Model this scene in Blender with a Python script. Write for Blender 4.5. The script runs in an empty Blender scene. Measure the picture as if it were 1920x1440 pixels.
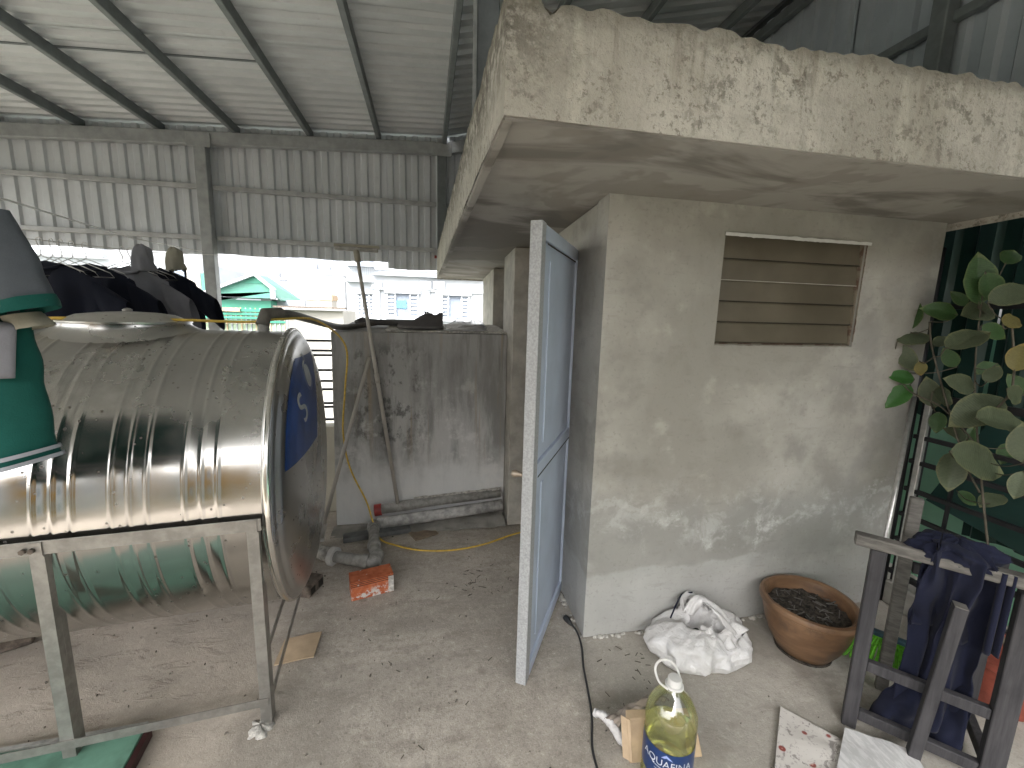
import bpy, bmesh, math, random
from mathutils import Vector, Matrix, noise
random.seed(7)
R = math.radians
scene = bpy.context.scene
COL = scene.collection

# ------------------------------------------------------------------ camera
CAM = Vector((0, 0, 1.6)); FPX = 800.0
yaw, pitch, roll = R(11.42), R(9.3), R(-1.6)
_f = Vector((math.sin(yaw)*math.cos(pitch), math.cos(yaw)*math.cos(pitch), -math.sin(pitch)))
_r = Vector((math.cos(yaw), -math.sin(yaw), 0)); _d = _f.cross(_r)
RGT = math.cos(roll)*_r + math.sin(roll)*_d
DWN = -math.sin(roll)*_r + math.cos(roll)*_d
cam_data = bpy.data.cameras.new('camera'); cam = bpy.data.objects.new('camera', cam_data); COL.objects.link(cam)
cam_data.sensor_width = 36; cam_data.lens = 36*FPX/1920; cam_data.clip_start = .02; cam_data.clip_end = 2000
Mc = Matrix((RGT, -DWN, -_f)).transposed().to_4x4(); Mc.translation = CAM
cam.matrix_world = Mc
scene.camera = cam

# ------------------------------------------------------------------ sky, sun, exposure
SUN_EL, SUN_AZ = R(52), R(215)          # hazy overcast, brighter towards the open front-left
world = bpy.data.worlds.new('World'); scene.world = world; world.use_nodes = True
wn = world.node_tree; wn.nodes.clear()
sky = wn.nodes.new('ShaderNodeTexSky'); sky.sky_type = 'NISHITA'; sky.sun_disc = False
sky.sun_elevation = SUN_EL; sky.sun_rotation = SUN_AZ; sky.dust_density = 6.0; sky.air_density = 1.0; sky.ozone_density = 1.0
hs = wn.nodes.new('ShaderNodeHueSaturation'); hs.inputs['Saturation'].default_value = .10
bg = wn.nodes.new('ShaderNodeBackground'); bg.inputs['Strength'].default_value = .13
wo = wn.nodes.new('ShaderNodeOutputWorld')
wn.links.new(sky.outputs[0], hs.inputs['Color']); wn.links.new(hs.outputs[0], bg.inputs[0]); wn.links.new(bg.outputs[0], wo.inputs[0])
sd = bpy.data.lights.new('sun', 'SUN'); sd.energy = .9; sd.angle = R(25); sd.color = (1, .98, .95)
sun = bpy.data.objects.new('sun', sd); COL.objects.link(sun)
sdir = Vector((math.sin(SUN_AZ)*math.cos(SUN_EL), math.cos(SUN_AZ)*math.cos(SUN_EL), math.sin(SUN_EL)))
sun.rotation_euler = (-sdir).to_track_quat('-Z', 'Y').to_euler(); sun.location = sdir*30
scene.view_settings.view_transform = 'Standard'; scene.view_settings.look = 'None'
scene.view_settings.exposure = 2.8; scene.view_settings.gamma = 1.0
scene.view_settings.use_curve_mapping = False
scene.render.engine = 'CYCLES'
scene.cycles.max_bounces = 10; scene.cycles.diffuse_bounces = 6; scene.cycles.glossy_bounces = 5
scene.cycles.transparent_max_bounces = 12; scene.cycles.use_denoising = True

# ------------------------------------------------------------------ helpers
def ray(px, py): return RGT*((px-960)/FPX) + DWN*((py-720)/FPX) + _f
def at(px, py, ax, v):                       # a point of the photograph on the plane axis = v
    d = ray(px, py); return CAM + d*((v-CAM[ax])/d[ax])
def nz(x, y=0., z=0., s=1.): return noise.noise(Vector((x*s, y*s, z*s)))

WM = {}
def empty(name, loc, label, cat, group=None, rz=0.):
    o = bpy.data.objects.new(name, None); COL.objects.link(o); o.empty_display_size = .1
    o.location = loc; o.rotation_euler = (0, 0, rz); o['label'] = label; o['category'] = cat
    if group: o['group'] = group
    WM[o] = Matrix.Translation(Vector(loc)) @ Matrix.Rotation(rz, 4, 'Z')
    return o
def tag(o, label, cat, group=None):
    o['label'] = label; o['category'] = cat
    if group: o['group'] = group
    return o
def kind(o, k): o['kind'] = k; return o

class MB:
    def __init__(s): s.v = []; s.f = []
    def add(s, vs, fs):
        n = len(s.v); s.v += [Vector(p) for p in vs]; s.f += [tuple(i+n for i in f) for f in fs]; return s
    def box(s, a, b):
        (x0, y0, z0), (x1, y1, z1) = a, b
        return s.add([(x0,y0,z0),(x1,y0,z0),(x1,y1,z0),(x0,y1,z0),(x0,y0,z1),(x1,y0,z1),(x1,y1,z1),(x0,y1,z1)],
            [(3,2,1,0),(4,5,6,7),(0,1,5,4),(1,2,6,5),(2,3,7,6),(3,0,4,7)])
    def hexa(s, p):                              # 8 corners, bottom ring then top ring
        return s.add(p, [(3,2,1,0),(4,5,6,7),(0,1,5,4),(1,2,6,5),(2,3,7,6),(3,0,4,7)])
    def bar(s, a, b, w, h, up=(0,0,1)):          # rectangular bar from a to b
        a, b = Vector(a), Vector(b); d = (b-a).normalized(); up = Vector(up)
        x = d.cross(up); x = x.normalized() if x.length > 1e-4 else Vector((1,0,0)); y = x.cross(d)
        p = []
        for c in (a, b):
            for i, j in ((-1,-1),(1,-1),(1,1),(-1,1)): p.append(c + x*(w/2*i) + y*(h/2*j))
        return s.add(p, [(3,2,1,0),(4,5,6,7),(0,1,5,4),(1,2,6,5),(2,3,7,6),(3,0,4,7)])
    def tube(s, pts, r, n=8, caps=True):
        pts = [Vector(p) for p in pts]; base = len(s.v); m = len(pts); ref = None
        for i, p in enumerate(pts):
            t = (pts[min(i+1, m-1)] - pts[max(i-1, 0)]).normalized()
            if ref is None:
                ref = Vector((0,0,1)) if abs(t.z) < .9 else Vector((1,0,0))
            x = (ref - t*ref.dot(t)).normalized(); y = t.cross(x); ref = x
            rr = r[i] if isinstance(r, (list, tuple)) else r
            for k in range(n):
                a = 2*math.pi*k/n; s.v.append(p + x*(rr*math.cos(a)) + y*(rr*math.sin(a)))
        for i in range(m-1):
            for k in range(n):
                k2 = (k+1) % n; s.f.append((base+i*n+k, base+i*n+k2, base+(i+1)*n+k2, base+(i+1)*n+k))
        if caps:
            s.f.append(tuple(base+k for k in reversed(range(n)))); s.f.append(tuple(base+(m-1)*n+k for k in range(n)))
        return s
    def lathe(s, prof, c, n=32, axis=(0,0,1), jit=None):     # prof: (radius, height) along axis
        c = Vector(c); ax = Vector(axis).normalized()
        x = Vector((1,0,0)) if abs(ax.x) < .5 else Vector((0,1,0)); x = (x-ax*x.dot(ax)).normalized(); y = ax.cross(x)
        base = len(s.v)
        for j, (r, h) in enumerate(prof):
            for k in range(n):
                a = 2*math.pi*k/n; rr, hh = (r, h) if jit is None else jit(r, h, a)
                s.v.append(c + ax*hh + x*(rr*math.cos(a)) + y*(rr*math.sin(a)))
        for j in range(len(prof)-1):
            for k in range(n):
                k2 = (k+1) % n; s.f.append((base+j*n+k, base+j*n+k2, base+(j+1)*n+k2, base+(j+1)*n+k))
        if prof[0][0] > 1e-6: s.f.append(tuple(base+k for k in reversed(range(n))))
        if prof[-1][0] > 1e-6: s.f.append(tuple(base+(len(prof)-1)*n+k for k in range(n)))
        return s
    def grid(s, fn, nu, nv, close_u=False):
        base = len(s.v); nuu = nu if close_u else nu+1
        for j in range(nv+1):
            for i in range(nuu): s.v.append(Vector(fn(i/nu, j/nv)))
        for j in range(nv):
            for i in range(nu):
                i2 = (i+1) % nuu if close_u else i+1
                s.f.append((base+j*nuu+i, base+j*nuu+i2, base+(j+1)*nuu+i2, base+(j+1)*nuu+i))
        return s
    def build(s, name, mat, parent=None, smooth=False, bev=0., loc=None, seg=1, solid=0., weld=False, angle=None):
        me = bpy.data.meshes.new(name); o = bpy.data.objects.new(name, me); COL.objects.link(o)
        if parent is not None:
            o.parent = parent; W = WM[parent]; WM[o] = W; inv = W.inverted(); vs = [inv @ v for v in s.v]
        else:
            if loc is None: loc = Vector((sum(v.x for v in s.v)/len(s.v), sum(v.y for v in s.v)/len(s.v), min(v.z for v in s.v)))
            loc = Vector(loc); o.location = loc; WM[o] = Matrix.Translation(loc); vs = [v-loc for v in s.v]
        me.from_pydata(vs, [], s.f); me.update()
        if bev or weld or solid:
            bm = bmesh.new(); bm.from_mesh(me)
            if weld: bmesh.ops.remove_doubles(bm, verts=bm.verts, dist=1e-5)
            if solid:
                bmesh.ops.recalc_face_normals(bm, faces=bm.faces)
                bmesh.ops.solidify(bm, geom=bm.faces[:], thickness=solid)
            if bev:
                bm.normal_update()
                es = [e for e in bm.edges if len(e.link_faces) == 2 and e.calc_face_angle(0) > .6]
                bmesh.ops.bevel(bm, geom=es, offset=bev, segments=seg, affect='EDGES', clamp_overlap=True)
            bm.to_mesh(me); bm.free()
        if smooth:
            for p in me.polygons: p.use_smooth = True
            if angle: me.set_sharp_from_angle(angle=angle)
        if mat: me.materials.append(mat)
        return o
def copy_of(o, parent=None, loc=None, label=None):
    c = o.copy(); COL.objects.link(c)
    if parent is not None: c.parent = parent
    if loc is not None: c.location = loc
    if label: c['label'] = label
    return c
def copy_tree(o, loc=None, rz=None, label=None):
    c = o.copy(); COL.objects.link(c)
    if loc is not None: c.location = loc
    if rz is not None: c.rotation_euler = (0, 0, rz)
    if label: c['label'] = label
    for ch in o.children:
        d = ch.copy(); COL.objects.link(d); d.parent = c
        for g in ch.children:
            e = g.copy(); COL.objects.link(e); e.parent = d
    return c
def spline(pts, n=8):
    pts = [Vector(p) for p in pts]; out = []
    for i in range(len(pts)-1):
        p0, p1, p2, p3 = pts[max(i-1,0)], pts[i], pts[i+1], pts[min(i+2, len(pts)-1)]
        for k in range(n):
            t = k/n; out.append(.5*((2*p1) + (p2-p0)*t + (2*p0-5*p1+4*p2-p3)*t*t + (3*p1-p0-3*p2+p3)*t**3))
    return out + [pts[-1]]
def text_mesh(body, size, extrude=.0006):
    cu = bpy.data.curves.new('lettering', 'FONT'); cu.body = body; cu.size = size; cu.align_x = 'CENTER'; cu.align_y = 'CENTER'; cu.extrude = extrude
    to = bpy.data.objects.new('lettering', cu); COL.objects.link(to); bpy.context.view_layer.update()
    me = bpy.data.meshes.new_from_object(to); COL.objects.unlink(to); bpy.data.objects.remove(to); bpy.data.curves.remove(cu)
    vs = [v.co.copy() for v in me.vertices]; fs = [tuple(p.vertices) for p in me.polygons]; bpy.data.meshes.remove(me)
    return vs, fs

# ------------------------------------------------------------------ materials
class NT:
    def __init__(s, name, rough=.8, metal=0., spec=.5):
        s.m = bpy.data.materials.new(name); s.m.use_nodes = True; s.t = s.m.node_tree
        s.p = s.t.nodes['Principled BSDF']; s.p.inputs['Roughness'].default_value = rough; s.p.inputs['Metallic'].default_value = metal
        s.p.inputs['Specular IOR Level'].default_value = spec; s._pos = None
    def n(s, t, **kw):
        nd = s.t.nodes.new(t)
        for k, v in kw.items(): setattr(nd, k, v)
        return nd
    def l(s, a, b): s.t.links.new(a, b)
    def sock(s, inp, v):
        if isinstance(v, bpy.types.NodeSocket): s.l(v, inp)
        elif isinstance(v, (tuple, list)) and len(v) == 3 and inp.type == 'RGBA': inp.default_value = (*v, 1)
        else: inp.default_value = v
    def pos(s, scale=(1,1,1), obj=False):
        if obj: o = s.n('ShaderNodeTexCoord').outputs['Object']
        else: o = s.n('ShaderNodeNewGeometry').outputs['Position']
        if tuple(scale) == (1,1,1): return o
        m = s.n('ShaderNodeVectorMath', operation='MULTIPLY'); s.l(o, m.inputs[0]); m.inputs[1].default_value = scale; return m.outputs[0]
    def noise(s, vec, scale, detail=4, rough=.55, dist=0.):
        nd = s.n('ShaderNodeTexNoise'); s.l(vec, nd.inputs['Vector']); nd.inputs['Scale'].default_value = scale
        nd.inputs['Detail'].default_value = detail; nd.inputs['Roughness'].default_value = rough; nd.inputs['Distortion'].default_value = dist
        return nd.outputs['Fac']
    def vor(s, vec, scale, feature='F1'):
        nd = s.n('ShaderNodeTexVoronoi', feature=feature); s.l(vec, nd.inputs['Vector']); nd.inputs['Scale'].default_value = scale; return nd.outputs['Distance']
    def math(s, op, a, b=0., c=None, clamp=False):
        nd = s.n('ShaderNodeMath', operation=op); nd.use_clamp = clamp; s.sock(nd.inputs[0], a); s.sock(nd.inputs[1], b)
        if c is not None: s.sock(nd.inputs[2], c)
        return nd.outputs[0]
    def step(s, v, a, b, lo=0., hi=1.):           # smooth ramp from a to b
        nd = s.n('ShaderNodeMapRange', interpolation_type='SMOOTHSTEP'); s.l(v, nd.inputs['Value'])
        nd.inputs['From Min'].default_value = min(a,b); nd.inputs['From Max'].default_value = max(a,b)
        if a > b: lo, hi = hi, lo
        nd.inputs['To Min'].default_value = lo; nd.inputs['To Max'].default_value = hi; return nd.outputs[0]
    def mix(s, f, a, b):
        nd = s.n('ShaderNodeMix', data_type='RGBA'); s.sock(nd.inputs[0], f); s.sock(nd.inputs[6], a); s.sock(nd.inputs[7], b); return nd.outputs[2]
    def xyz(s, vec):
        nd = s.n('ShaderNodeSeparateXYZ'); s.l(vec, nd.inputs[0]); return nd.outputs
    def col(s, c): s.sock(s.p.inputs['Base Color'], c); return s
    def rough(s, r): s.sock(s.p.inputs['Roughness'], r); return s
    def bump(s, h, strength=.5, dist=.01):
        nd = s.n('ShaderNodeBump'); s.l(h, nd.inputs['Height']); nd.inputs['Strength'].default_value = strength; nd.inputs['Distance'].default_value = dist
        s.l(nd.outputs[0], s.p.inputs['Normal']); return s
def plain(name, c, rough=.6, metal=0., var=.15, scale=14., bump=.0, spec=.5, c2=None):
    k = NT(name, rough, metal, spec); P = k.pos()
    f = k.noise(P, scale, 5, .6); dark = c2 or tuple(x*(1-var*2.2) for x in c)
    k.col(k.mix(k.step(f, .3, .72), dark, c))
    if bump: k.bump(k.noise(P, scale*6, 4, .6), bump, .004)
    return k.m

def m_floor():
    k = NT('rough_cement_floor', .88); P = k.pos()
    a = k.noise(P, 1.1, 6, .62, .4); b = k.noise(P, 6, 6, .65); c = k.noise(P, 38, 5, .7); g = k.noise(P, 170, 3, .7); st = k.noise(k.pos((2.2,7,1)), 1.6, 5, .65)
    col = k.mix(k.step(a, .36, .66), (.325,.290,.248), (.485,.438,.382))
    col = k.mix(k.math('MULTIPLY', k.step(b, .48, .66), .5), col, (.29,.258,.218))
    col = k.mix(k.math('MULTIPLY', k.step(b, .44, .26), .55), col, (.60,.55,.485))
    col = k.mix(k.math('MULTIPLY', k.step(st, .52, .64), .5), col, (.25,.22,.182))
    col = k.mix(k.math('MULTIPLY', k.step(c, .52, .66), .5), col, (.22,.197,.165))
    col = k.mix(k.math('MULTIPLY', k.step(c, .43, .3), .5), col, (.64,.60,.52))
    col = k.mix(k.math('MULTIPLY', k.step(g, .57, .66), .6), col, (.15,.13,.105))
    col = k.mix(k.math('MULTIPLY', k.step(g, .42, .34), .35), col, (.66,.62,.55))
    x, y, z = k.xyz(P)
    d = k.math('ADD', x, k.math('MULTIPLY', k.noise(P, 3, 4), .5))
    col = k.mix(k.math('MULTIPLY', k.step(d, -.2, -.75), .55), col, (.55,.475,.40))
    rub = k.math('MULTIPLY', k.step(d, -.5, -.9), k.step(k.noise(k.pos((1.2,2.6,1)), 5.5, 6, .7, .5), .52, .66))
    col = k.mix(k.math('MULTIPLY', rub, .6), col, (.30,.25,.205))
    d2 = k.math('ADD', x, k.math('MULTIPLY', k.noise(P, 2.5, 4), .4))
    col = k.mix(k.math('MULTIPLY', k.step(d2, .75, 1.1), .45), col, (.36,.345,.31))
    pat = k.math('MULTIPLY', k.step(d2, .6, 1.0), k.step(k.noise(P, 3.3, 5, .6), .52, .62)); col = k.mix(k.math('MULTIPLY', pat, .5), col, (.22,.195,.165))
    v = k.vor(P, 5.5); dr = k.math('MULTIPLY', k.step(v, .15, .11), k.step(k.noise(P, 1.7, 2), .56, .62))
    col = k.mix(k.math('MULTIPLY', dr, .55), col, (.19,.165,.135))
    big = k.step(k.noise(k.pos((1,1.5,1)), .85, 5, .6, .8), .47, .60); col = k.mix(k.math('MULTIPLY', big, .38), col, (.235,.212,.183))
    k.col(col)
    hb = k.math('ADD', k.math('MULTIPLY', c, .35), k.math('ADD', k.math('MULTIPLY', g, .30), k.math('MULTIPLY', b, 1.0)))
    k.bump(k.math('ADD', hb, k.math('MULTIPLY', rub, .5)), .5, .010); return k.m
def m_front():
    k = NT('patched_plaster', .85); P = k.pos(); x, y, z = k.xyz(P)
    a = k.noise(P, 1.1, 5, .55, .3); b = k.noise(P, 4, 6, .6); c = k.noise(P, 60, 4, .6); w = k.noise(P, 3.2, 5, .6)
    col = k.mix(k.step(a, .38, .62), (.285,.27,.237), (.43,.412,.37))
    col = k.mix(k.math('MULTIPLY', k.step(b, .5, .68), .6), col, (.225,.213,.188))
    col = k.mix(k.math('MULTIPLY', k.step(b, .44, .3), .5), col, (.47,.45,.40))
    # damp grey zone towards the right
    rm = k.math('MULTIPLY', k.step(x, 1.7, 2.4), k.step(k.noise(P, 2.3, 5, .6), .42, .62))
    col = k.mix(k.math('MULTIPLY', rm, .6), col, (.215,.21,.20))
    # damp belt with efflorescence
    zz = k.math('ADD', z, k.math('MULTIPLY', k.math('SUBTRACT', w, .5), .42))
    belt = k.math('MULTIPLY', k.step(zz, .26, .36), k.step(zz, .78, .6))
    col = k.mix(k.math('MULTIPLY', belt, .6), col, (.255,.255,.24))
    arch = k.math('MULTIPLY', k.math('SINE', k.math('MULTIPLY', k.math('SUBTRACT', x, .62), 4.6)), .11)
    d = k.math('ABSOLUTE', k.math('SUBTRACT', zz, k.math('ADD', .57, arch)))
    ef = k.math('MULTIPLY', k.step(d, .11, .0), k.step(k.noise(P, 13, 7, .72), .50, .68))
    ef2 = k.math('MULTIPLY', k.step(d, .022, .004), k.step(k.noise(P, 5, 3), .42, .56))
    ef = k.math('MULTIPLY', k.math('MAXIMUM', k.math('MULTIPLY', ef, k.step(k.noise(P, 2.6, 4), .36, .6)), k.math('MULTIPLY', ef2, .35)), .62)
    bloom = k.math('MULTIPLY', k.math('MULTIPLY', k.step(zz, .36, .56), k.step(zz, .90, .66)), k.step(k.noise(P, 6.5, 6, .7, .4), .46, .66))
    col = k.mix(k.math('MULTIPLY', bloom, .38), col, (.58,.58,.565))
    col = k.mix(ef, col, (.66,.66,.64))
    # smooth paler skim coat at the foot of the wall with an uneven upper edge
    lo = k.math('ADD', z, k.math('MULTIPLY', k.math('SUBTRACT', k.noise(P, 2.0, 4, .5), .5), .34))
    lo = k.math('MULTIPLY', k.step(lo, .385, .355), k.step(k.math('ADD', x, k.math('MULTIPLY', b, .5)), 2.2, 1.75))
    lo0 = k.step(zz, .42, .2); col = k.mix(k.math('MULTIPLY', lo0, .5), col, (.40,.40,.385))
    col = k.mix(k.math('MULTIPLY', lo, .55), col, k.mix(k.step(b, .3, .7), (.455,.455,.44), (.385,.38,.365)))
    sc = k.math('MULTIPLY', k.step(k.noise(k.pos((3,3,14)), 2.2, 5, .65), .56, .7), .25); col = k.mix(sc, col, (.2,.187,.163))
    k.col(k.mix(k.math('MULTIPLY', k.step(c, .56, .72), .35), col, (.2,.19,.17)))
    k.bump(k.math('ADD', k.math('MULTIPLY', c, .35), k.math('ADD', b, k.math('MULTIPLY', lo, .25))), .35, .008); return k.m
def m_slab():
    k = NT('mouldy_cast_concrete', .9); P = k.pos(); x, y, z = k.xyz(P)
    a = k.noise(P, 2.2, 6, .6); c = k.noise(P, 38, 5, .65); st = k.noise(k.pos((9,9,1.1)), 1.5, 5, .6)
    col = k.mix(k.step(a, .36, .66), (.39,.365,.315), (.53,.502,.445))
    col = k.mix(k.math('MULTIPLY', k.step(st, .52, .7), .45), col, (.34,.31,.25))
    col = k.mix(k.math('MULTIPLY', k.step(st, .44, .3), .4), col, (.60,.575,.49))
    spot = k.math('MULTIPLY', k.step(k.noise(P, 22, 6, .72), .51, .60), k.step(k.noise(P, 3.0, 5, .65), .40, .60))
    corner = k.math('MULTIPLY', k.step(k.math('ADD', x, k.math('MULTIPLY', k.noise(P, 6, 4), .35)), .66, .36), k.step(k.math('ADD', z, k.math('MULTIPLY', k.noise(P, 7, 4), .12)), 2.20, 2.40))
    spot2 = k.math('MULTIPLY', corner, k.step(k.noise(P, 24, 6, .72), .40, .56))
    drip = k.math('MULTIPLY', k.step(k.noise(k.pos((14,14,.7)), 1.3, 5, .65), .56, .66), k.step(k.math('ADD', z, k.math('MULTIPLY', a, .2)), 2.24, 2.5)); col = k.mix(k.math('MULTIPLY', drip, .55), col, (.19,.165,.125))
    top = k.math('MULTIPLY', k.step(k.math('ADD', z, k.math('MULTIPLY', c, .08)), 2.365, 2.43), .6)
    sp3 = k.math('MULTIPLY', k.step(k.noise(P, 55, 5, .72), .53, .62), k.step(k.noise(P, 5, 5, .65), .38, .58)); col = k.mix(k.math('MULTIPLY', sp3, .7), col, (.15,.13,.10))
    gri = k.step(k.noise(P, 4.5, 6, .72, .4), .46, .62); col = k.mix(k.math('MULTIPLY', gri, .28), col, (.25,.23,.195))
    lt = k.step(k.noise(P, 70, 4, .7), .58, .68); col = k.mix(k.math('MULTIPLY', lt, .35), col, (.62,.59,.52))
    col = k.mix(k.math('MULTIPLY', spot, .62), col, (.12,.108,.085))
    col = k.mix(k.math('MULTIPLY', spot2, .85), col, (.085,.075,.06))
    col = k.mix(top, col, (.17,.155,.12))
    k.col(col); k.bump(k.math('ADD', k.math('MULTIPLY', c, .8), k.math('ADD', k.math('MULTIPLY', st, .8), k.math('MULTIPLY', lt, .25))), .7, .012); return k.m
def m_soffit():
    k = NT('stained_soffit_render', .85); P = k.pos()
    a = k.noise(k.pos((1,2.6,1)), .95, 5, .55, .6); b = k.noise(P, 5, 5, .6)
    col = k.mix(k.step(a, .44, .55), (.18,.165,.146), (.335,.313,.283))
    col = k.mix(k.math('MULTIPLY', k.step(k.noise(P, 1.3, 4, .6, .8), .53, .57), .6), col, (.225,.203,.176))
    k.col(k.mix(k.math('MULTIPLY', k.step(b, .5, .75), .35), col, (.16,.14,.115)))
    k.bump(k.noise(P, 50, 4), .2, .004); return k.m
def m_box():
    k = NT('mouldy_cistern_render', .88); P = k.pos(); x, y, z = k.xyz(P)
    st = k.noise(k.pos((5,5,1.0)), 1.3, 6, .65); b = k.noise(P, 5.5, 6, .65); c = k.noise(P, 40, 5, .65); a = k.noise(P, 1.6, 4)
    col = k.mix(k.step(st, .38, .62), (.265,.262,.252), (.53,.525,.51))
    up = k.step(k.math('ADD', z, k.math('MULTIPLY', a, .5)), .75, 1.55)
    col = k.mix(k.math('MULTIPLY', up, .62), col, (.205,.20,.19))
    lowm = k.step(k.math('ADD', z, k.math('MULTIPLY', k.noise(P, 3, 5, .65), .6)), .92, .58)
    col = k.mix(k.math('MULTIPLY', lowm, .8), col, (.70,.70,.69))
    pale = k.math('MULTIPLY', k.step(b, .54, .66), k.step(z, 1.42, .7))
    col = k.mix(k.math('MULTIPLY', pale, .6), col, (.68,.67,.65))
    band = k.math('MULTIPLY', k.step(x, .12, -.2), k.math('MULTIPLY', k.step(x, -.62, -.42), k.math('MULTIPLY', k.step(z, .50, .72), k.step(z, 1.44, 1.25))))
    mould = k.math('MULTIPLY', k.step(k.noise(k.pos((1.6,1.6,1)), 5.5, 6, .72), .50, .60), band)
    col = k.mix(k.math('MULTIPLY', mould, .7), col, (.045,.045,.041))
    streak = k.math('MULTIPLY', k.step(k.noise(k.pos((9,9,.6)), 1.5, 5, .6), .54, .66), k.step(k.math('ADD', z, k.math('MULTIPLY', b, .5)), .75, 1.3))
    col = k.mix(k.math('MULTIPLY', streak, .6), col, (.14,.137,.128))
    rust = k.math('MULTIPLY', k.step(k.noise(k.pos((11,11,.5)), 1.4, 4), .57, .68), k.step(z, .3, .9))
    col = k.mix(k.math('MULTIPLY', rust, .5), col, (.33,.25,.165))
    k.col(col); k.bump(k.math('ADD', k.math('MULTIPLY', c, .5), b), .5, .01); return k.m
def m_steel(name, base=(.46,.45,.43), r0=.13, r1=.28, wav=.06, dust=.28):
    k = NT(name, .15, 1.0); P = k.pos()
    a = k.noise(P, 3, 5, .6); g = k.noise(P, 20, 3, .55); v = k.vor(P, 34)
    speck = k.math('MULTIPLY', k.step(v, .20, .09), k.step(k.noise(P, 7, 3), .46, .62))
    nrm = k.n('ShaderNodeNewGeometry').outputs['Normal']; nzz = k.xyz(nrm)[2]
    du = k.math('MULTIPLY', k.step(nzz, .1, .95), k.math('MULTIPLY', k.step(k.math('ADD', g, k.math('MULTIPLY', a, .6)), .42, 1.15), dust))
    col = k.mix(k.math('MULTIPLY', k.step(a, .4, .7), .35), base, tuple(q*.75 for q in base))
    col = k.mix(k.math('MULTIPLY', speck, .75), col, (.10,.085,.07)); col = k.mix(du, col, (.30,.275,.235)); k.col(col)
    k.sock(k.p.inputs['Metallic'], k.math('SUBTRACT', 1.0, k.math('MULTIPLY', du, .9)))
    k.rough(k.math('ADD', k.step(a, .3, .7, r0, r1), k.math('ADD', k.math('MULTIPLY', speck, .4), k.math('MULTIPLY', du, .5))))
    k.bump(k.noise(k.pos((1,1,1)), 6, 2, .4), wav, .012); return k.m
def m_sheet(name, c, c2, rough=.5, metal=.15):
    k = NT(name, rough, metal); P = k.pos(); a = k.noise(P, 2.0, 5, .6); b = k.noise(P, 30, 4, .7)
    oi = k.n('ShaderNodeObjectInfo').outputs['Random']
    col = k.mix(k.step(a, .3, .7), c2, c)
    col = k.mix(k.math('MULTIPLY', oi, .22), col, tuple(q*.7 for q in c))
    k.col(k.mix(k.math('MULTIPLY', k.step(b, .55, .75), .25), col, tuple(q*.55 for q in c)))
    k.bump(b, .08, .003); return k.m
def m_cloth(name, c, rough=.95, scale=300):
    k = NT(name, rough, 0, .2); P = k.pos()
    w = k.noise(P, scale, 2, .6); a = k.noise(P, 8, 4, .6)
    col = k.mix(k.step(a, .3, .7), tuple(q*.78 for q in c), c)
    k.col(k.mix(k.math('MULTIPLY', w, .35), col, tuple(min(1, q*1.25+.01) for q in c)))
    k.p.inputs['Sheen Weight'].default_value = .04
    k.bump(k.math('ADD', w, k.math('MULTIPLY', k.noise(P, 30, 3), 2)), .25, .002); return k.m

M = {}
M['floor'] = m_floor(); M['front'] = m_front(); M['slab'] = m_slab(); M['soffit'] = m_soffit(); M['box'] = m_box()
M['steel'] = m_steel('dirty_stainless_steel'); M['cap'] = m_steel('dull_stainless_cap', (.54,.53,.51), .22, .36, .05)
M['stand'] = plain('dusty_stainless_angle', (.37,.355,.33), .42, .6, .15, 20)
M['sheet_in'] = m_sheet('galvanised_roof_underside', (.55,.58,.59), (.45,.475,.485))
M['sheet_wall'] = m_sheet('galvanised_wall_sheet', (.60,.625,.65), (.51,.535,.555))
M['sheet_side'] = m_sheet('blue_grey_wall_sheet', (.42,.46,.50), (.33,.365,.40))
M['purlin'] = plain('grey_painted_steel', (.17,.19,.195), .5, .2, .12, 10)
M['beam'] = plain('light_grey_painted_steel', (.34,.355,.355), .5, .2, .12, 10)
M['girt'] = plain('pale_galvanised_girt', (.42,.43,.43), .45, .3, .12, 10)
M['door'] = plain('blue_grey_door_paint', (.49,.555,.67), .42, 0, .06, 5, .05)
M['door_edge'] = plain('grey_hammered_door_paint', (.44,.45,.46), .5, 0, .16, 120, .4)
M['jamb'] = plain('pale_lime_render', (.48,.455,.40), .85, 0, .14, 9, .3)
M['glass'] = None
M['mortar'] = plain('white_crumbly_mortar', (.66,.63,.58), .9, 0, .25, 40, .6)
M['brown_pipe'] = plain('weathered_brown_pipe', (.155,.14,.12), .55, 0, .2, 20, .1)
M['pvc'] = plain('dusty_grey_pvc', (.36,.35,.325), .5, 0, .2, 25, .1)
M['pole'] = plain('pale_plastic_pole', (.46,.43,.385), .5, 0, .08, 12)
M['pvc_pale'] = plain('cement_smeared_pvc', (.58,.57,.55), .75, 0, .25, 18, .4)
M['redpvc'] = plain('faded_red_plastic', (.36,.045,.04), .5, 0, .2, 30)
M['cream'] = plain('cream_wall_paint', (.72,.68,.57), .8, 0, .08, 3)
M['black_iron'] = plain('black_painted_iron', (.022,.022,.024), .45, .3, .2, 20)
M['alu'] = plain('worn_aluminium_pole', (.55,.54,.52), .35, .6, .12, 30)
M['yellow'] = plain('yellow_cable_sheath', (.74,.50,.08), .5, 0, .15, 40)
M['black_rubber'] = plain('black_rubber', (.025,.026,.028), .55, 0, .1, 40)
M['cardboard'] = plain('brown_cardboard', (.52,.39,.26), .9, 0, .1, 12, .1)
M['paper_bag'] = plain('kraft_paper', (.50,.37,.24), .85, 0, .12, 10, .15)
M['white_paper'] = None
M['wood_dark'] = None
M['terracotta'] = None
M['soil'] = plain('dry_potting_soil', (.085,.07,.055), .95, 0, .4, 60, .9)
M['green_board'] = plain('sea_green_paint', (.14,.29,.215), .55, 0, .2, 9, .1)
M['dark_maroon'] = plain('dark_maroon_edge', (.06,.02,.02), .6, 0, .1, 20)

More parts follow.
